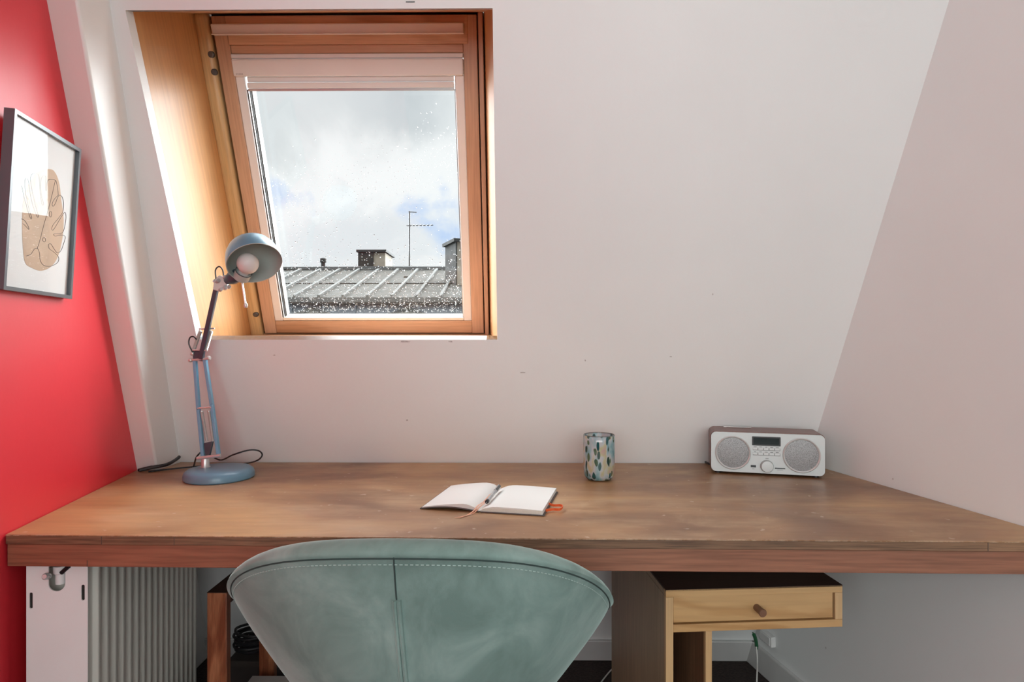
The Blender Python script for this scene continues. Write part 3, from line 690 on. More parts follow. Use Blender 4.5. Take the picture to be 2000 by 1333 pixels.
# ------------------------------------------------------------------ speckled glass tumbler
def tumbler():
    c = atz(1170, 936.5, .7502)
    t = root('glass_tumbler', 'speckled glass tumbler with green, teal and pink flecks standing on the desk', 'tumbler', Matrix.Translation(c))
    m, nt_, b = mk('speckled_glass')
    tcn = nt_.nodes.new('ShaderNodeTexCoord'); mp = nt_.nodes.new('ShaderNodeMapping'); mp.inputs['Scale'].default_value = (1, 1, .42); mp.inputs['Rotation'].default_value = (.12, .25, 0)
    nt_.links.new(tcn.outputs['Object'], mp.inputs[0])
    wn = nt_.nodes.new('ShaderNodeTexNoise'); wn.inputs['Scale'].default_value = 40; nt_.links.new(mp.outputs[0], wn.inputs['Vector'])
    va = nt_.nodes.new('ShaderNodeVectorMath'); va.operation = 'MULTIPLY_ADD'; nt_.links.new(wn.outputs['Color'], va.inputs[0]); va.inputs[1].default_value = (.012, .012, .012); nt_.links.new(mp.outputs[0], va.inputs[2])
    vo = nt_.nodes.new('ShaderNodeTexVoronoi'); vo.inputs['Scale'].default_value = 92; nt_.links.new(va.outputs[0], vo.inputs['Vector'])
    n = noise(nt_, 38, (1, 1, .5), 3, .3)
    basec = ramp(nt_, n.outputs['Fac'], [(.30, (.12, .36, .40)), (.42, (.36, .56, .60)), (.52, (.60, .62, .66)), (.60, (.58, .56, .34)), (.70, (.62, .42, .40))])
    spot = ramp(nt_, vo.outputs['Distance'], [(.42, (1, 1, 1)), (.50, (0, 0, 0))])
    sp = nt_.nodes.new('ShaderNodeSeparateColor'); nt_.links.new(vo.outputs['Color'], sp.inputs[0])
    pick = ramp(nt_, sp.outputs[0], [(.40, (0, 0, 0)), (.41, (1, 1, 1))])
    fcol = ramp(nt_, sp.outputs[1], [(.2, (.015, .075, .060)), (.5, (.02, .12, .14)), (.75, (.06, .13, .075)), (.95, (.10, .18, .10))])
    mk_ = mixc(nt_, 1.0, spot, pick, 'MULTIPLY')
    col = mixc(nt_, mk_, basec, fcol)
    nt_.links.new(col, b.inputs['Base Color']); b.inputs['Roughness'].default_value = .06; b.inputs['IOR'].default_value = 1.45
    b.inputs['Transmission Weight'].default_value = .30; b.inputs['Coat Weight'].default_value = .6
    H, R = .1165, .0415
    bm = bmesh.new()
    lathe(bm, [(0, 0), (R * .62, 0), (R * .84, .004), (R * .96, .013), (R, .028), (R * 1.0, H - .014), (R * .992, H), (R * .965, H + .0006), (R * .94, H - .001), (R * .94, .03), (R * .86, .014), (R * .6, .010), (0, .010)], 64)
    obj('tumbler_body', bm, m, t, sharp=70)
    bm = bmesh.new(); lathe(bm, [(R * .992, H - .0), (R * .985, H + .0018), (R * .965, H + .0022), (R * .945, H + .0014), (R * .942, H - .0004), (R * .965, H - .0002), (R * .992, H)], 64)
    mg, t2, b2 = mk('clear_rim_glass'); b2.inputs['Transmission Weight'].default_value = .9; b2.inputs['Roughness'].default_value = .02; b2.inputs['Base Color'].default_value = (.85, .9, .9, 1)
    obj('rim', bm, mg, t, sharp=70)
tumbler()

# ------------------------------------------------------------------ radio
def radio():
    a = atz(1388, 924.5, .7502); b = atz(1612.5, 936.0, .7502); xd = (b - a); xd.z = 0; W = xd.length; xd.normalize(); yd = Vector((-xd.y, xd.x, 0))
    M = Matrix(((xd.x, yd.x, 0, a.x), (xd.y, yd.y, 0, a.y), (0, 0, 1, .7502), (0, 0, 0, 1)))
    t = root('table_radio', 'silver fronted table radio with two round speakers and a brown wooden case', 'radio', M)
    Hh, Z0 = .117, .005
    m_case = wood('red_brown_radio_case', (.13, .045, .034), (.19, .07, .05), 'X', 8, .4, .2, .3, .2)
    m_face = plain('silver_face', (.50, .52, .52), .42, .35, vary=.015)
    m_grille, tg, bg_ = mk('speaker_mesh'); vo = tg.nodes.new('ShaderNodeTexVoronoi'); vo.inputs['Scale'].default_value = 700
    tcn = tg.nodes.new('ShaderNodeTexCoord'); tg.links.new(tcn.outputs['Object'], vo.inputs['Vector'])
    tg.links.new(ramp(tg, vo.outputs['Distance'], [(.25, (.10, .10, .105)), (.5, (.34, .345, .35))]), bg_.inputs['Base Color']); bg_.inputs['Roughness'].default_value = .5; bg_.inputs['Metallic'].default_value = .3
    m_ring = plain('silver_ring', (.60, .61, .61), .3, .3, vary=.01)
    XZ = Matrix.Rotation(math.pi / 2, 4, 'X')    # local (x,y)->(x,z), extrude along -y
    dpt = .100
    bm = plate(rrect(0, W, Z0, Hh, .014, 8), [], dpt, Matrix.Translation((0, .006 + dpt / 2, 0)) @ XZ); obj('case', bm, m_case, t, bevel=.002)
    bm = plate(rrect(.0015, W - .0015, Z0 + .0015, Hh - .002, .013, 8), [], .006, Matrix.Translation((0, .003, 0)) @ XZ); obj('front_panel', bm, m_face, t, bevel=.0015, seg=3)
    for x, z, r in ((.0580, .0595, .0462), (W - .0585, .0595, .0468)):
        bm = bmesh.new(); lathe(bm, [(r, -.001), (r, .0035), (r - .002, .0050), (r - .0045, .0035), (r - .0055, 0), (r - .0055, -.001)], 64, Matrix.Translation((x, 0, z)) @ XZ); rg = obj('speaker_ring', bm, m_ring, t)
        bm = bmesh.new(); lathe(bm, [(r - .0045, 0), (r - .0045, .0012), (r * .6, .0028), (0, .0036)], 64, Matrix.Translation((x, 0, z)) @ XZ); obj('speaker_grille', bm, m_grille, rg)
    cx = W / 2 - .0015
    m_lcd = plain('dark_display', (.012, .022, .024), .12, vary=.1); m_mark = plain('grey_print', (.16, .16, .17), .6); m_btn = plain('silver_button', (.53, .545, .545), .4, .3, vary=.01)
    dsp = obj('display', B((cx - .0345, cx + .0345, -.0012, 0, .083, .1045)), m_lcd, t, bevel=.0006)
    obj('display_bezel', plate(rrect(cx - .036, cx + .036, .0815, .106, .001, 2), [rrect(cx - .0325, cx + .0325, .085, .1025, .001, 2)], .0016, Matrix.Translation((0, -.0008, 0)) @ XZ), m_dark, dsp)
    for r_ in range(2):
        for k in range(5):
            x0 = cx - .0345 + k * .0140; z0 = .0695 - r_ * .0135
            bt = obj('button', B((x0, x0 + .0125, -.0013, 0, z0, z0 + .0058)), m_btn, t, bevel=.0005)
            obj('button_outline', B((x0 + .0128, x0 + .0134, -.0010, 0, z0 - .0005, z0 + .006), (x0, x0 + .0134, -.0010, 0, z0 - .0010, z0 - .0004)), m_mark, bt)
            wd = (.008, .006, .0045, .007, .008, .005, .0065, .008, .007, .0075)[r_ * 5 + k]
            obj('button_caption', B((x0 + .0062 - wd / 2, x0 + .0062 + wd / 2, -.0004, 0, z0 + .0074, z0 + .0088)), m_mark, bt)
    bm = bmesh.new(); lathe(bm, [(.0168, 0), (.0168, .002), (.0158, .009), (.0145, .011), (0, .0115)], 40, Matrix.Translation((cx + .0015, 0, .0265)) @ XZ); obj('dial_knob', bm, m_face, t)
    obj('knob_caption', B((cx - .002, cx + .006, -.0004, 0, .0462, .0476)), m_mark, t)
    obj('usb_port', B((cx - .0395, cx - .026, -.0008, 0, .0215, .0275)), m_dark, t)
    obj('port_caption', B((cx - .036, cx - .030, -.0004, 0, .0165, .0178)), m_mark, t)
    obj('card_slot', B((cx + .0215, cx + .0475, -.0008, 0, .0205, .0232)), m_dark, t)
    obj('slot_caption', B((cx + .027, cx + .042, -.0004, 0, .0172, .0181)), m_mark, t)
    for x, y in ((.02, .02), (W - .02, .02), (.02, .09), (W - .02, .09)): 
        bm = bmesh.new(); lathe(bm, [(0, 0), (.008, 0), (.008, .0055), (0, .0055)], 16, Matrix.Translation((x, y, 0))); obj('foot', bm, m_dark, t)
    bm = bmesh.new(); tube(bm, [(.045, .085, Hh + .0015), (.115, .085, Hh + .0015)], .0016, 8); tube(bm, [(.040, .085, Hh + .001), (.048, .085, Hh + .001)], .0028, 8); obj('aerial', bm, m_steel, t)
radio()
bm = bmesh.new(); tube(bm, smooth_path([atz(1378, 903, .754), atz(1384, 906, .755), atz(1392, 908, .754), atz(1400, 909, .754)], 6), .003, 8)
tag(obj('radio_cord', bm, m_dark), 'short end of black cord peeking out behind the left of the silver radio', 'cord')

# ------------------------------------------------------------------ chair
def chair():
    cx, cy = -.158, 1.055
    RX, RY = .312, .278
    t = root('tub_chair', 'sage green velvet tub chair with curved back pushed up to the desk', 'chair', Matrix.Translation((cx, cy, 0)))
    tab = [(0, .857), (15, .853), (30, .840), (45, .812), (60, .772), (75, .722), (90, .668), (105, .640), (120, .630), (180, .6)]
    def hh(a):
        a = abs(a)
        for (a0, h0), (a1, h1) in zip(tab, tab[1:]):
            if a <= a1:
                f = (a - a0) / (a1 - a0); return h0 + (h1 - h0) * f
    def hs(a): return (hh(a) * 2 + hh(a - 6) + hh(a + 6) + hh(abs(a) - 11) + hh(abs(a) + 11)) / 6
    def P(a, r, z):
        th = math.radians(a); return Vector((cx + RX * r * math.sin(th), cy - RY * r * math.cos(th), z))
    AM = 118
    ZB = .42
    def profile(a):
        h = hs(a); out = []
        for k in range(0, 17):       # outer shell, bottom to seam
            wv = k / 16; z = ZB + (h - .019 - ZB) * wv
            f = .41 + .59 * (1 - (1 - min(1, wv)) ** 1.15)
            out.append((f, z))
        ro = .0195 / .29
        for k in range(1, 12):       # padded rim roll
            g = math.pi * k / 12; out.append((1.0 + .012 - ro + ro * math.cos(g) * 1.15, h - .0195 + .0195 * math.sin(g)))
        for k in range(0, 13):       # inner face
            wv = 1 - k / 12; z = ZB + .03 + (h - .026 - ZB - .03) * wv; out.append((.30 + .56 * wv ** .9, z))
        return out
    N = 96; angs = [-AM + 2 * AM * i / N for i in range(N + 1)]
    bm = bmesh.new(); cols = []
    for i, a in enumerate(angs):
        e = min(1, (AM - abs(a)) / 9.0); pr = profile(a)
        mid = .94
        col = []
        for j, (f, z) in enumerate(pr):
            fm = .34 + .59 * max(0, (z - ZB) / (hs(a) - ZB)) ** .95
            f2 = fm + (f - fm) * (math.sin(e * math.pi / 2) if e < 1 else 1)
            col.append(bm.verts.new(P(a, f2, z)))
        cols.append(col)
    for a, b in zip(cols, cols[1:]):
        for j in range(len(a) - 1): bm.faces.new((a[j], a[j + 1], b[j + 1], b[j]))
        bm.faces.new((a[-1], a[0], b[0], b[-1]))
    bmesh.ops.remove_doubles(bm, verts=bm.verts, dist=1e-5)
    sh = obj('back_shell', bm, m_velvet, t, True, sharp=80)
    def outer(a, z, off=0):
        h = hs(a); wv = (z - ZB) / (h - .019 - ZB)
        f = .41 + .59 * (1 - (1 - min(1, max(0, wv))) ** 1.15)
        return P(a, f + off / .29, z)
    bm = bmesh.new(); tube(bm, [outer(a, hs(a) - .0200, .0002) for a in angs[2:-2]], .0011, 6); obj('rim_seam', bm, m_seam, sh, True)
    bm = bmesh.new()
    a = -80.0
    while a < 80:
        tube(bm, [outer(a, hs(a) - .0285, .0002), outer(a + .75, hs(a + .75) - .0285, .0002)], .0007, 4); a += 1.25
    st = obj('rim_stitching', bm, m_thread, sh, True); st['kind'] = 'stuff'
    ac = 0.0
    bm = bmesh.new(); zz = [.838 - (.838 - .50) * k / 20 for k in range(21)]
    tube(bm, [outer(ac, z, .0002) for z in zz], .0011, 6); obj('centre_seam', bm, m_seam, sh, True)
    for s in (-1, 1):
        bm = bmesh.new(); zz = [.776 - (.776 - .43) * k / 18 for k in range(19)]
        tube(bm, [outer(ac + s * (.55 + .55 * k / 18), z, .0008) for k, z in enumerate(zz)], .0032, 8); obj('seam_piping', bm, m_velvet, sh, True)
    # seat
    bm = bmesh.new(); prof = [(0, .41), (.10, .41), (.13, .425), (.15, .45), (.165, .485), (.15, .505), (.10, .513), (0, .515)]
    lathe(bm, prof, 48, Matrix.Translation((cx, cy + .03, 0)) @ Matrix.Diagonal((1, .98, 1, 1))); obj('seat_cushion', bm, m_velvet, t, True)
    bm = bmesh.new(); lathe(bm, [(0, .36), (.04, .36), (.09, .385), (.105, .40), (.105, .412), (0, .412)], 40, Matrix.Translation((cx, cy + .03, 0))); obj('seat_plate', bm, m_dark, t, True)
    bm = bmesh.new(); lathe(bm, [(0, .02), (.028, .02), (.028, .365), (0, .365)], 24, Matrix.Translation((cx, cy + .03, 0))); obj('pedestal', bm, m_steel, t, True)
    bm = bmesh.new(); lathe(bm, [(0, 0), (.20, 0), (.20, .006), (.12, .016), (.035, .028), (0, .028)], 48, Matrix.Translation((cx, cy + .03, 0))); obj('foot_disc', bm, m_steel, t, True)
chair()

# ------------------------------------------------------------------ drawer cabinet
def cabinet():
    zt = .58
    a = atz(1300.5, 1153, zt); b = atz(1645.5, 1143, zt); xd = b - a; xd.z = 0; W = xd.length; xd.normalize(); yd = Vector((-xd.y, xd.x, 0))
    M = Matrix(((xd.x, yd.x, 0, a.x), (xd.y, yd.y, 0, a.y), (0, 0, 1, 0), (0, 0, 0, 1)))
    t = root('drawer_cabinet', 'light wooden cabinet with one drawer and a narrow open column under the desk', 'cabinet', M)
    Dp = .50; th = .0165
    px = W / 345.0
    zb = zt - .092            # underside of the drawer box
    colw = .1015
    obj('top_panel', B((0, W, 0, Dp, zt - .0035, zt)), m_cabtop, t)  # thin dark sheet painting the reflected desk underside onto the top
    obj('top_edging', B((0, W, 0, .012, zt - .0165, zt - .0002), ), m_bwood, t, bevel=.0006)
    obj('top_board', B((.001, W - .001, .012, Dp, zt - th, zt - .0036)), m_cabside, t)
    obj('side_edging', B((0, th, 0, .012, 0.0, zt - .0167)), m_bwoodZ, t, bevel=.0006)
    obj('side_panel', B((0, th, .012, Dp, 0.0, zt - .0167)), m_cabside, t)
    obj('side_edging', B((W - th, W, 0, .012, zb + th + .0002, zt - .0167)), m_bwoodZ, t, bevel=.0006)
    obj('side_panel', B((W - th, W, .012, Dp, zb, zt - .0167)), m_bwoodZ, t)
    obj('drawer_floor', B((th, W, 0, Dp, zb, zb + th)), m_bwood, t, bevel=.0006)
    obj('column_edging', B((colw - th * .85, colw, 0, .012, .0, zb)), m_bwoodZ, t, bevel=.0006)
    obj('column_panel', B((colw - th * .85, colw, .012, Dp, .0, zb)), m_cabin, t)
    obj('back_panel', B((th, colw - th * .85, Dp - .006, Dp, .0, zb), (th, W - th, Dp - .006, Dp, zb + th, zt - th)), m_cabin, t)
    obj('column_floor', B((th, colw - th * .85, .01, Dp - .006, .02, .036)), m_cabin, t)
    dr = obj('drawer', B((th + .0012, W - th - .0035, .0035, .018, zb + th + .0028, zt - th - .0008)), m_bwood, t, bevel=.0008)
    obj('drawer_box', B((th + .006, W - th - .006, .018, Dp - .05, zb + th + .003, zt - th - .012)), m_cabin, dr)
    bm = bmesh.new(); kx = W * .512; kz = (zb + th + zt - th) / 2 + .001
    lathe(bm, [(0, -.004), (.0075, -.004), (.0075, .020), (.0085, .026), (.0088, .029), (.0075, .031), (0, .0315)], 28, Matrix.Translation((kx, .0035, kz)) @ Matrix.Rotation(math.pi / 2, 4, 'X'))
    obj('knob', bm, m_knob, dr)
cabinet()

# ------------------------------------------------------------------ radiator
def radiator():
    o = atd(173, 672, 1.2); o.z = 0
    yd = LD.copy(); xd = Vector((yd.y, -yd.x, 0))
    # end panel faces the camera; long ribbed face points away from the red wall
    M = Matrix(((1, yd.x, 0, o.x), (0, yd.y, 0, o.y), (0, 0, 1, 0), (0, 0, 0, 1)))
    M = Matrix(((xd.x, yd.x, 0, o.x), (xd.y, yd.y, 0, o.y), (0, 0, 1, 0), (0, 0, 0, 1)))
    t = root('ribbed_radiator', 'white panel radiator with vertical ribs standing along the red wall under the desk', 'radiator', M)
    ZT, ZBt, L = .686, .10, .66
    # ribbed front panel, local x is out from the wall
    n = 17; pitch = L / (n + .5); pts = [(0.0, 0.0)]
    y = pitch * .35
    for k in range(n):
        pts += [(0.0, y), (.009, y + pitch * .20), (.009, y + pitch * .50), (0.0, y + pitch * .70)]; y += pitch
    pts += [(0.0, L)]
    bm = bmesh.new(); hexa(bm, [(x, yy, ZBt) for x, yy in pts] + [(-.012, L, ZBt), (-.012, 0, ZBt)], [(x, yy, ZT) for x, yy in pts] + [(-.012, L, ZT), (-.012, 0, ZT)])
    obj('ribbed_panel', bm, m_rad, t, bevel=.0022, seg=2, sharp=60)
    obj('rear_panel', B((-.098, -.086, .006, L - .16, ZBt, ZT)), m_rad, t)
    obj('inner_fin', B((-.084, -.014, .03, L - .16, ZBt + .02, ZT - .02)), m_rad, t)
    # end panel with holes: local plate x,z
    def zz(v): return CAMZ - (v - 672) / FPX * 1.203
    def xx(u):
        k = (1000 - u) / FPX; return -(1.2 * k - .827) / (.982 + .187 * k)
    A = Matrix.Translation((0, .0, 0)) @ Matrix.Rotation(math.pi / 2, 4, 'X')
    cz = zz(1134); r = 15.5 / FPX * 1.12
    hole = [(xx(114) + r * math.cos(q), cz - r * math.sin(q)) for q in [math.pi * k / 14 for k in range(15)]] + [(xx(114) - r, zz(1100)), (xx(114) + r, zz(1100))]
    s1 = rrect(xx(60.5), xx(67), zz(1178.5), zz(1147.5), .0028, 4); s2 = rrect(xx(161.5), xx(168), zz(1169.5), zz(1139), .0028, 4)
    rot = xd.angle(Vector((1, 0, 0))) * (1 if xd.y > 0 else -1)
    E = Matrix.Translation((0, -.004, 0)) @ A
    bm = plate([(xx(54.5), ZBt - .01), (xx(174), ZBt - .01), (xx(174), ZT), (xx(54.5), ZT)], [hole, s1, s2], .0025, E)
    obj('end_panel', bm, m_radw, t, bevel=.0005)
    obj('slot_dark_backing', B((xx(59), xx(69), -.001, .003, zz(1180), zz(1146))), m_gap, t); obj('slot_dark_backing', B((xx(160), xx(169), -.001, .003, zz(1171), zz(1137))), m_gap, t)  # dark sheets added behind the slots, standing in for the shade inside
    bm = bmesh.new(); c = Vector((xx(113), .012, 0))
    lathe(bm, [(0, zz(1140)), (.0095, zz(1139)), (.010, zz(1120)), (.013, zz(1118)), (.013, zz(1104)), (0, zz(1103))], 20, Matrix.Translation(c)); obj('valve_body', bm, m_radw, t)
    bm = bmesh.new(); lathe(bm, [(0, 0), (.006, 0), (.0065, .01), (.004, .014), (0, .014)], 14, aim(Vector((xx(101), -.012, zz(1116))), (0, -1, .3))); obj('bleed_screw', bm, m_steel, t)
    bm = bmesh.new(); lathe(bm, [(0, 0), (.004, 0), (.004, .02), (0, .02)], 12, aim(Vector((xx(122), -.004, zz(1114))), (1, -.2, .9))); obj('valve_stem', bm, m_dark, t)
    obj('foot', B((-.092, -.018, .08, .11, 0, ZBt + .03)), m_rad, t); obj('foot', B((-.092, -.018, .44, .47, 0, ZBt + .03)), m_rad, t)
radiator()

# ------------------------------------------------------------------ things under the desk, left of the chair
d0 = 1.36
a = atd(404, 672, d0); b = atd(443, 672, d0); hz = CAMZ - (1158 - 672) / FPX * d0
tr = root('pine_trestle', 'knotty reddish pine upright standing under the desk right of the radiator', 'wooden stand', Matrix.Translation((a.x, a.y, 0)))
wd = (b - a).length
obj('front_leg', B((0, wd, 0, .020, 0, hz - .0012)), m_post, tr, bevel=.002)
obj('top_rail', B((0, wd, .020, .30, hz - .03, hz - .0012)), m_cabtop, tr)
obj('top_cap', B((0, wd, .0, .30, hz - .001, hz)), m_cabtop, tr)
ul = Vector((atd(507, 672, 1.64).x - a.x, 0, 0)).x
obj('rear_leg', B((ul, ul + .040, .275, .297, 0, hz - .0302)), m_post, tr, bevel=.002)
# clutter
m_bag = plain('grey_green_canvas', (.095, .10, .075), .9, vary=.35, vscale=20, bmp=.002, bscale=60)
c = atd(462, 1320, 1.90)
bm = bmesh.new(); bmesh.ops.create_uvsphere(bm, u_segments=28, v_segments=18, radius=1)
from mathutils import noise as mn
zc = c.z - .03
for v in bm.verts:
    k = 1 + .16 * mn.noise(v.co * 1.6) + .06 * mn.noise(v.co * 5)
    v.co = Vector((v.co.x * .034 * k, v.co.y * .06 * k, (v.co.z * .5 + .5) * (c.z + .030) * k)); v.co.z = max(0.0, v.co.z)
bmesh.ops.transform(bm, matrix=Matrix.Translation((c.x, c.y, 0)), verts=bm.verts)
tag(obj('canvas_bag', bm, m_bag), 'crumpled grey green bag on the floor behind the pine upright', 'bag')
c = atd(496, 1297, 1.84)
bm = bmesh.new()
pts = []
for k in range(0, 181):
    an = 2 * math.pi * k / 30; pts.append((c.x + (.052 + .004 * math.sin(k * .7)) * math.cos(an), c.y + (.05 + .004 * math.cos(k * .5)) * math.sin(an), .20 + .0095 * k / 30 + .0008 * math.sin(k)))
tube(bm, pts, .0042, 6)
tag(obj('cable_coil', bm, m_dark), 'coil of dark cable lying on the low box behind the green chair', 'cable')
c.x += .02
bx = root('low_box', 'dark low box on the floor behind the left of the green chair', 'box', Matrix.Translation((c.x - .01, c.y, 0)))
obj('box_body', B((-.055, .085, -.07, .09, 0, .185)), plain('dark_cardboard', (.03, .022, .02), .8), bx, bevel=.003)
obj('box_lid', B((-.058, .088, -.073, .093, .175, .194)), plain('dark_cardboard_lid', (.035, .026, .022), .8), bx, bevel=.003)
# paper sheets
m_sheet = plain('dim_paper', (.42, .40, .38), .8, vary=.03)
for (u, v, w_, l_, rz, lab) in ((508, 1350, .10, .14, .3, 'pale sheet of paper lying under the desk by the green chair'),):
    c = atd(u, v, 1.52)
    Mx = Matrix.Translation(c) @ Matrix.Rotation(rz, 4, 'Z') @ Matrix.Rotation(.10, 4, 'X')
    pst = root('paper_stack', 'pale papers stacked on the floor under the desk beside the green chair', 'papers', Matrix.Translation((c.x, c.y, 0)))
    n_ = 24
    bm = bmesh.new()
    for k in range(n_):
        zq = c.z * (k / n_); j = random.uniform(-.004, .004)
        box(bm, -w_ / 2 + j, w_ / 2 + j, -l_ / 2 - j, l_ / 2 - j, zq + .0004, zq + c.z / n_ - .0004)
    obj('sheets', bm, m_sheet, pst)
# white cable near the cabinet, plug on green lead, socket
m_cab = plain('white_cable', (.66, .65, .62), .5)
bm = bmesh.new(); tube(bm, smooth_path([atz(1200, 1303, .004), atz(1186, 1318, .004), atz(1168, 1342, .004), atz(1150, 1370, .004)], 8), .0022, 8)
tag(obj('white_floor_cable', bm, m_cab), 'thin white cable lying on the carpet left of the drawer cabinet', 'cable')
hc = root('hanging_charger_lead', 'thin white lead with a green connector hanging behind the drawer cabinet', 'cable', Matrix.Translation(atd(1473, 1243, 1.86)))
bm = bmesh.new(); tube(bm, smooth_path([atd(1470, 1236, 1.87), atd(1474, 1244, 1.86), atd(1477, 1256, 1.84), atd(1478, 1268, 1.82)], 6), [.002] * 3 + [.0055] * 13 + [.004] * 3, 8)
obj('connector', bm, plain('green_plastic', (.02, .12, .05), .5), hc, True)
end = atd(1478, 1340, 1.74)
bm = bmesh.new(); tube(bm, smooth_path([atd(1477, 1264, 1.82), atd(1479, 1290, 1.80), end, (end.x - .01, end.y - .02, .003), (end.x - .03, end.y - .10, .003)], 8), .0021, 8)
obj('lead', bm, m_cab, hc, True)
RD = Vector((RB.x - RA.x, RB.y - RA.y, 0)).normalized(); RNn = Vector((-RD.y, RD.x, 0)); RNn = RNn if RNn.x < 0 else -RNn
sp_ = atplane(1497.5, 1247, RA + RNn * .012, RNn)
XA = -RD if RD.y > 0 else RD
MS = Matrix(((RD.x, 0, RNn.x, sp_.x), (RD.y, 0, RNn.y, sp_.y), (0, 1, 0, sp_.z), (0, 0, 0, 1)))
sk = root('wall_socket', 'small white socket box on the right wall behind the drawer cabinet', 'socket', MS)
obj('socket_box', B((-.033, .033, -.017, .017, -.0115, .006)), m_white, sk, bevel=.002)
obj('socket_cover', B((-.028, .028, -.013, .013, .006, .009)), m_white, sk, bevel=.001)

# ------------------------------------------------------------------ across the street
GND = -9.0
bm = bmesh.new(); slab(bm, [(-60, 3.5, GND), (60, 3.5, GND), (60, 90, GND), (-60, 90, GND)], (0, 0, -.3))
struct(obj('ground', bm, plain('asphalt', (.06, .06, .065), .9)))
m_zinc, tz, bz = mk('weathered_zinc')
nz1 = noise(tz, .9, (1, 1, 1), 6, .4); nz2 = noise(tz, 9, (1, 1, 1), 4)
cz_ = mixc(tz, .5, ramp(tz, nz1.outputs['Fac'], [(.3, (.04, .04, .036)), (.7, (.08, .081, .076))]), ramp(tz, nz2.outputs['Fac'], [(.3, (.034, .032, .028)), (.7, (.085, .085, .082))]))
tz.links.new(cz_, bz.inputs['Base Color']); bz.inputs['Roughness'].default_value = .85; bz.inputs['Specular IOR Level'].default_value = .15
m_zincl = plain('pale_zinc', (.12, .123, .12), .85, spec=.2, vary=.12, vscale=3)
m_zincb = plain('blue_grey_zinc', (.085, .096, .112), .8, spec=.2, vary=.10, vscale=2)
m_zincd = plain('dark_zinc_joint', (.022, .022, .021), .7)
m_brickw = plain('stained_render', (.30, .26, .21), .9, vary=.2, vscale=3)
m_brickd = plain('dark_render', (.028, .027, .026), .9, vary=.4, vscale=5)
m_fac = plain('stone_facade', (.22, .205, .18), .85, vary=.08, vscale=1)
def opposite():
    t = root('zinc_roof_building', 'apartment building across the street with a grey zinc roof and gabled dormers', 'building', Matrix.Translation((-3, 14, GND)))
    EY, EZ = 12.0, 1.108 + .0755 * 12.0; tr_ = .29; RY_ = 15.2; RZ = EZ + tr_ * (RY_ - EY)
    X0, X1 = -14.0, 9.0
    bm = bmesh.new(); slab(bm, [(X0, EY, EZ), (X1, EY, EZ), (X1, RY_, RZ), (X0, RY_, RZ)], (0, 0, -.12)); obj('upper_roof', bm, m_zinc, t, True)
    bm = bmesh.new(); slab(bm, [(X0, RY_, RZ), (X1, RY_, RZ), (X1, RY_ + 3, RZ - .9), (X0, RY_ + 3, RZ - .9)], (0, 0, -.12)); obj('rear_roof', bm, m_zinc, t, True)
    bm = bmesh.new(); tube(bm, [(X0, RY_, RZ + .02), (X1, RY_, RZ + .02)], .07, 8); obj('roof_ridge', bm, m_zincd, t, True)
    x = X0 + .47
    while x < X1:
        bm = bmesh.new(); slab(bm, [(x - .028, EY + .02, EZ + .002), (x + .028, EY + .02, EZ + .002), (x + .028, RY_ - .1, RZ - .027), (x - .028, RY_ - .1, RZ - .027)], (0, 0, .055)); obj('roof_batten', bm, m_zincl, t, True); x += .98 * .5 * .98
    for fy_ in (13.4,):
        bm = bmesh.new(); zq = EZ + tr_ * (fy_ - EY); slab(bm, [(X0, fy_, zq), (X1, fy_, zq), (X1, fy_ + .05, zq + .0145), (X0, fy_ + .05, zq + .0145)], (0, 0, .022)); obj('roof_fold', bm, m_zincd, t, True)
    bm = bmesh.new(); box(bm, X0, X1, EY - .16, EY + .02, EZ - .10, EZ - .005); obj('gutter', bm, m_zincl, t, True)
    bm = bmesh.new(); box(bm, X0, X1, EY - .165, EY - .02, EZ - .135, EZ - .10); obj('gutter_dark_line', bm, m_zincd, t, True)  # dark strip along the bottom of the gutter
    MZ = EZ - .13
    bm = bmesh.new(); slab(bm, [(X0, EY - .1, MZ), (X1, EY - .1, MZ), (X1, EY - .9, MZ - 2.6), (X0, EY - .9, MZ - 2.6)], (0, .15, 0)); obj('mansard_face', bm, m_zincb, t, True)
    bm = bmesh.new()
    x = X0 + .3
    while x < X1:
        slab(bm, [(x - .02, EY - .105, MZ), (x + .02, EY - .105, MZ), (x + .02, EY - .905, MZ - 2.6), (x - .02, EY - .905, MZ - 2.6)], (0, -.03, 0)); x += .62
    obj('mansard_battens', bm, m_zincb, t, True)
    # gabled dormers
    pc = [(595, 600), (782, 598)]
    dx = (782 - 595) / FPX * 11.65
    for k in range(-3, 5):
        X = (595 - 1000) / FPX * 11.65 + k * dx; Yd = EY - .28 ; pz = 1.108 + .0608 * 11.65; hw = .58; ez = pz - .21
        bm = bmesh.new(); hexa(bm, [(X - hw + .1, Yd, ez - 1.3), (X + hw - .1, Yd, ez - 1.3), (X + hw - .1, Yd, ez + .02), (X, Yd, pz - .02), (X - hw + .1, Yd, ez + .02)], [(X - hw + .1, Yd + .7, ez - 1.3), (X + hw - .1, Yd + .7, ez - 1.3), (X + hw - .1, Yd + .7, ez + .02), (X, Yd + .7, pz - .02), (X - hw + .1, Yd + .7, ez + .02)])
        dm = obj('dormer', bm, m_fac, t, True)
        bm = bmesh.new(); hexa(bm, [(X - hw, Yd - .06, ez - .065), (X, Yd - .06, pz - .065), (X + hw, Yd - .06, ez - .065), (X + hw, Yd - .06, ez), (X, Yd - .06, pz), (X - hw, Yd - .06, ez)], [(X - hw, Yd + .6, ez - .065), (X, Yd + .6, pz - .065), (X + hw, Yd + .6, ez - .065), (X + hw, Yd + .6, ez), (X, Yd + .6, pz), (X - hw, Yd + .6, ez)])
        obj('dormer_roof', bm, m_zincd, dm, True)
        obj('dormer_window', B((X - .33, X + .33, Yd - .03, Yd, ez - 1.2, ez - .12)), m_dark, dm, True)
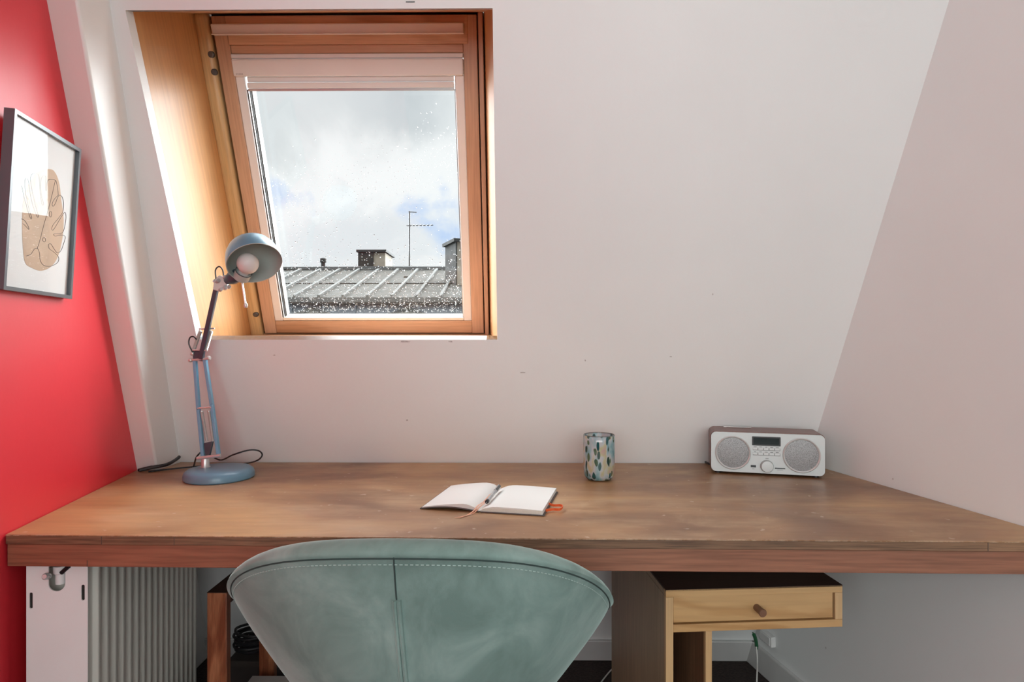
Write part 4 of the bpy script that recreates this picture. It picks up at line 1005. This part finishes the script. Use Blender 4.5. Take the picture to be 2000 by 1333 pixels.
    bm = bmesh.new(); box(bm, X0, X1, EY - .95, RY_ + 3, GND, MZ - 2.6); obj('facade', bm, m_fac, t, True)
    bm = bmesh.new(); box(bm, X0 + .1, X1 - .1, EY + .1, RY_ + 2.8, MZ - 2.6, EZ - .15); obj('attic_core', bm, m_fac, t, True)
    # chimneys
    x0, x1 = (690 - 1000) / FPX * 15.5, (742 - 1000) / FPX * 15.5; zt_ = 1.108 + 178 / FPX * 15.5
    ch = obj('chimney_stack', B((x0, x0 + .38, 15.3, 16.3, RZ - .5, zt_)), m_brickd, t, True)
    obj('chimney_flue', B((x0 + .38, x1, 15.34, 16.2, RZ - .5, zt_ - .02)), m_brickw, ch, True)
    obj('chimney_cap', B((x0 - .04, x1 + .04, 15.27, 16.34, zt_ - .005, zt_ + .05)), m_zincd, ch, True)
    Mq = Matrix.Translation(((880 - 1000) / FPX * 13.2, 13.2, 0)) @ Matrix.Rotation(math.radians(24), 4, 'Z')
    zt2 = 1.108 + 204 / FPX * 13.3; zb2 = 1.108 + 100 / FPX * 13.0
    bm = bmesh.new(); box(bm, 0, .95, 0, .75, zb2 - .5, zt2 - .07, Mq); ch = obj('chimney_stack', bm, m_brickw, t, True)
    bm = bmesh.new(); box(bm, -.03, 0, -.01, .76, zb2 - .5, zt2 - .07, Mq); obj('dark_side', bm, m_brickd, ch, True)  # darker slab over the left face of the stack
    bm = bmesh.new(); box(bm, -.09, 1.0, -.06, .80, zt2 - .07, zt2, Mq); obj('chimney_cap', bm, m_brickd, ch, True)
    # small vent pot
    p = atd(631, 526, 15.3)
    bm = bmesh.new(); lathe(bm, [(0, -.1), (.12, -.1), (.10, .04), (.055, .05), (.055, .16), (.08, .17), (.08, .26), (.03, .29), (0, .29)], 14, Matrix.Translation(p)); obj('vent_pot', bm, m_zincd, t, True)
    bm = bmesh.new(); p = atd(797, 543, 14.2); box(bm, p.x - .09, p.x + .09, p.y - .05, p.y + .25, p.z - .15, p.z + .03); obj('roof_hatch', bm, m_zincd, t, True)
opposite()
base_ = atd(800, 528, 15.35)
an = root('tv_antenna', 'thin television antenna mast standing on the ridge of the zinc roof', 'antenna', Matrix.Translation(base_))
tp = atd(800, 413, 15.35)
bm = bmesh.new(); tube(bm, [(base_.x, base_.y, base_.z - .06), (tp.x, tp.y, tp.z)], .022, 8); obj('mast', bm, m_screw, an, True)
bm = bmesh.new(); tube(bm, [atd(794, 441, 15.33), atd(846, 440, 15.5)], .012, 6); obj('boom', bm, m_screw, an, True)
for u in (798, 806, 812, 819, 826, 833, 840):
    bm = bmesh.new(); p = atd(u, 440.5, 15.4); tube(bm, [p - Vector((0, .2, .06)), p + Vector((0, .2, .06))], .007, 5); obj('antenna_element', bm, m_screw, an, True)
bm = bmesh.new(); tube(bm, [atd(798, 414, 15.34), atd(814, 415, 15.34)], .012, 6); obj('boom', bm, m_screw, an, True)

# scuffs and chips in the wall paint
m_scuff = plain('grey_scuff', (.50, .47, .46), .7, vary=.2, vscale=200)
def scuff(u, v, du, dv, right=False):
    if right: p = atplane(u, v, RA, RNn); ax = RD; ay = UP; n_ = RNn
    else: p = atplane(u, v, OS, NS); ax = Vector((1, 0, 0)); ay = Vector((0, -CA, SA)); n_ = -NS
    bm = bmesh.new(); k = 9; L1 = []
    for i in range(k):
        a = 2 * math.pi * i / k; r = random.uniform(.6, 1.1); L1.append(p + ax * (du * r * math.cos(a)) + ay * (dv * r * math.sin(a)) + n_ * .0002)
    slab(bm, L1, n_ * .0004)
    o = obj('paint_scuff', bm, m_scuff, bpy.data.objects['wall_right' if right else 'wall_front']); return o
for q in ((795, 821, .004, .003), (1310, 697, .004, .002), (1143, 704, .002, .004), (1021, 728, .008, .002), (790, 667.5, .016, .003), (880, 667.5, .007, .003), (1392, 575, .002, .004), (536, 694, .004, .002)): scuff(*q)
for q in ((1744, 936, .002, .003), (1613, 1266, .003, .004), (1670, 940, .001, .001)): scuff(*q, right=True)
p = atplane(907, 4, OS, NS); bm = bmesh.new(); box(bm, p.x - .010, p.x + .010, -.0, .0016, 0, .001, Matrix.Translation(p + NS * -.0002) @ Matrix(((1, 0, 0, 0), (0, -CA, -SA, 0), (0, SA, -CA, 0), (0, 0, 0, 1)))); obj('dark_slit', bm, m_dark, bpy.data.objects['wall_front'])
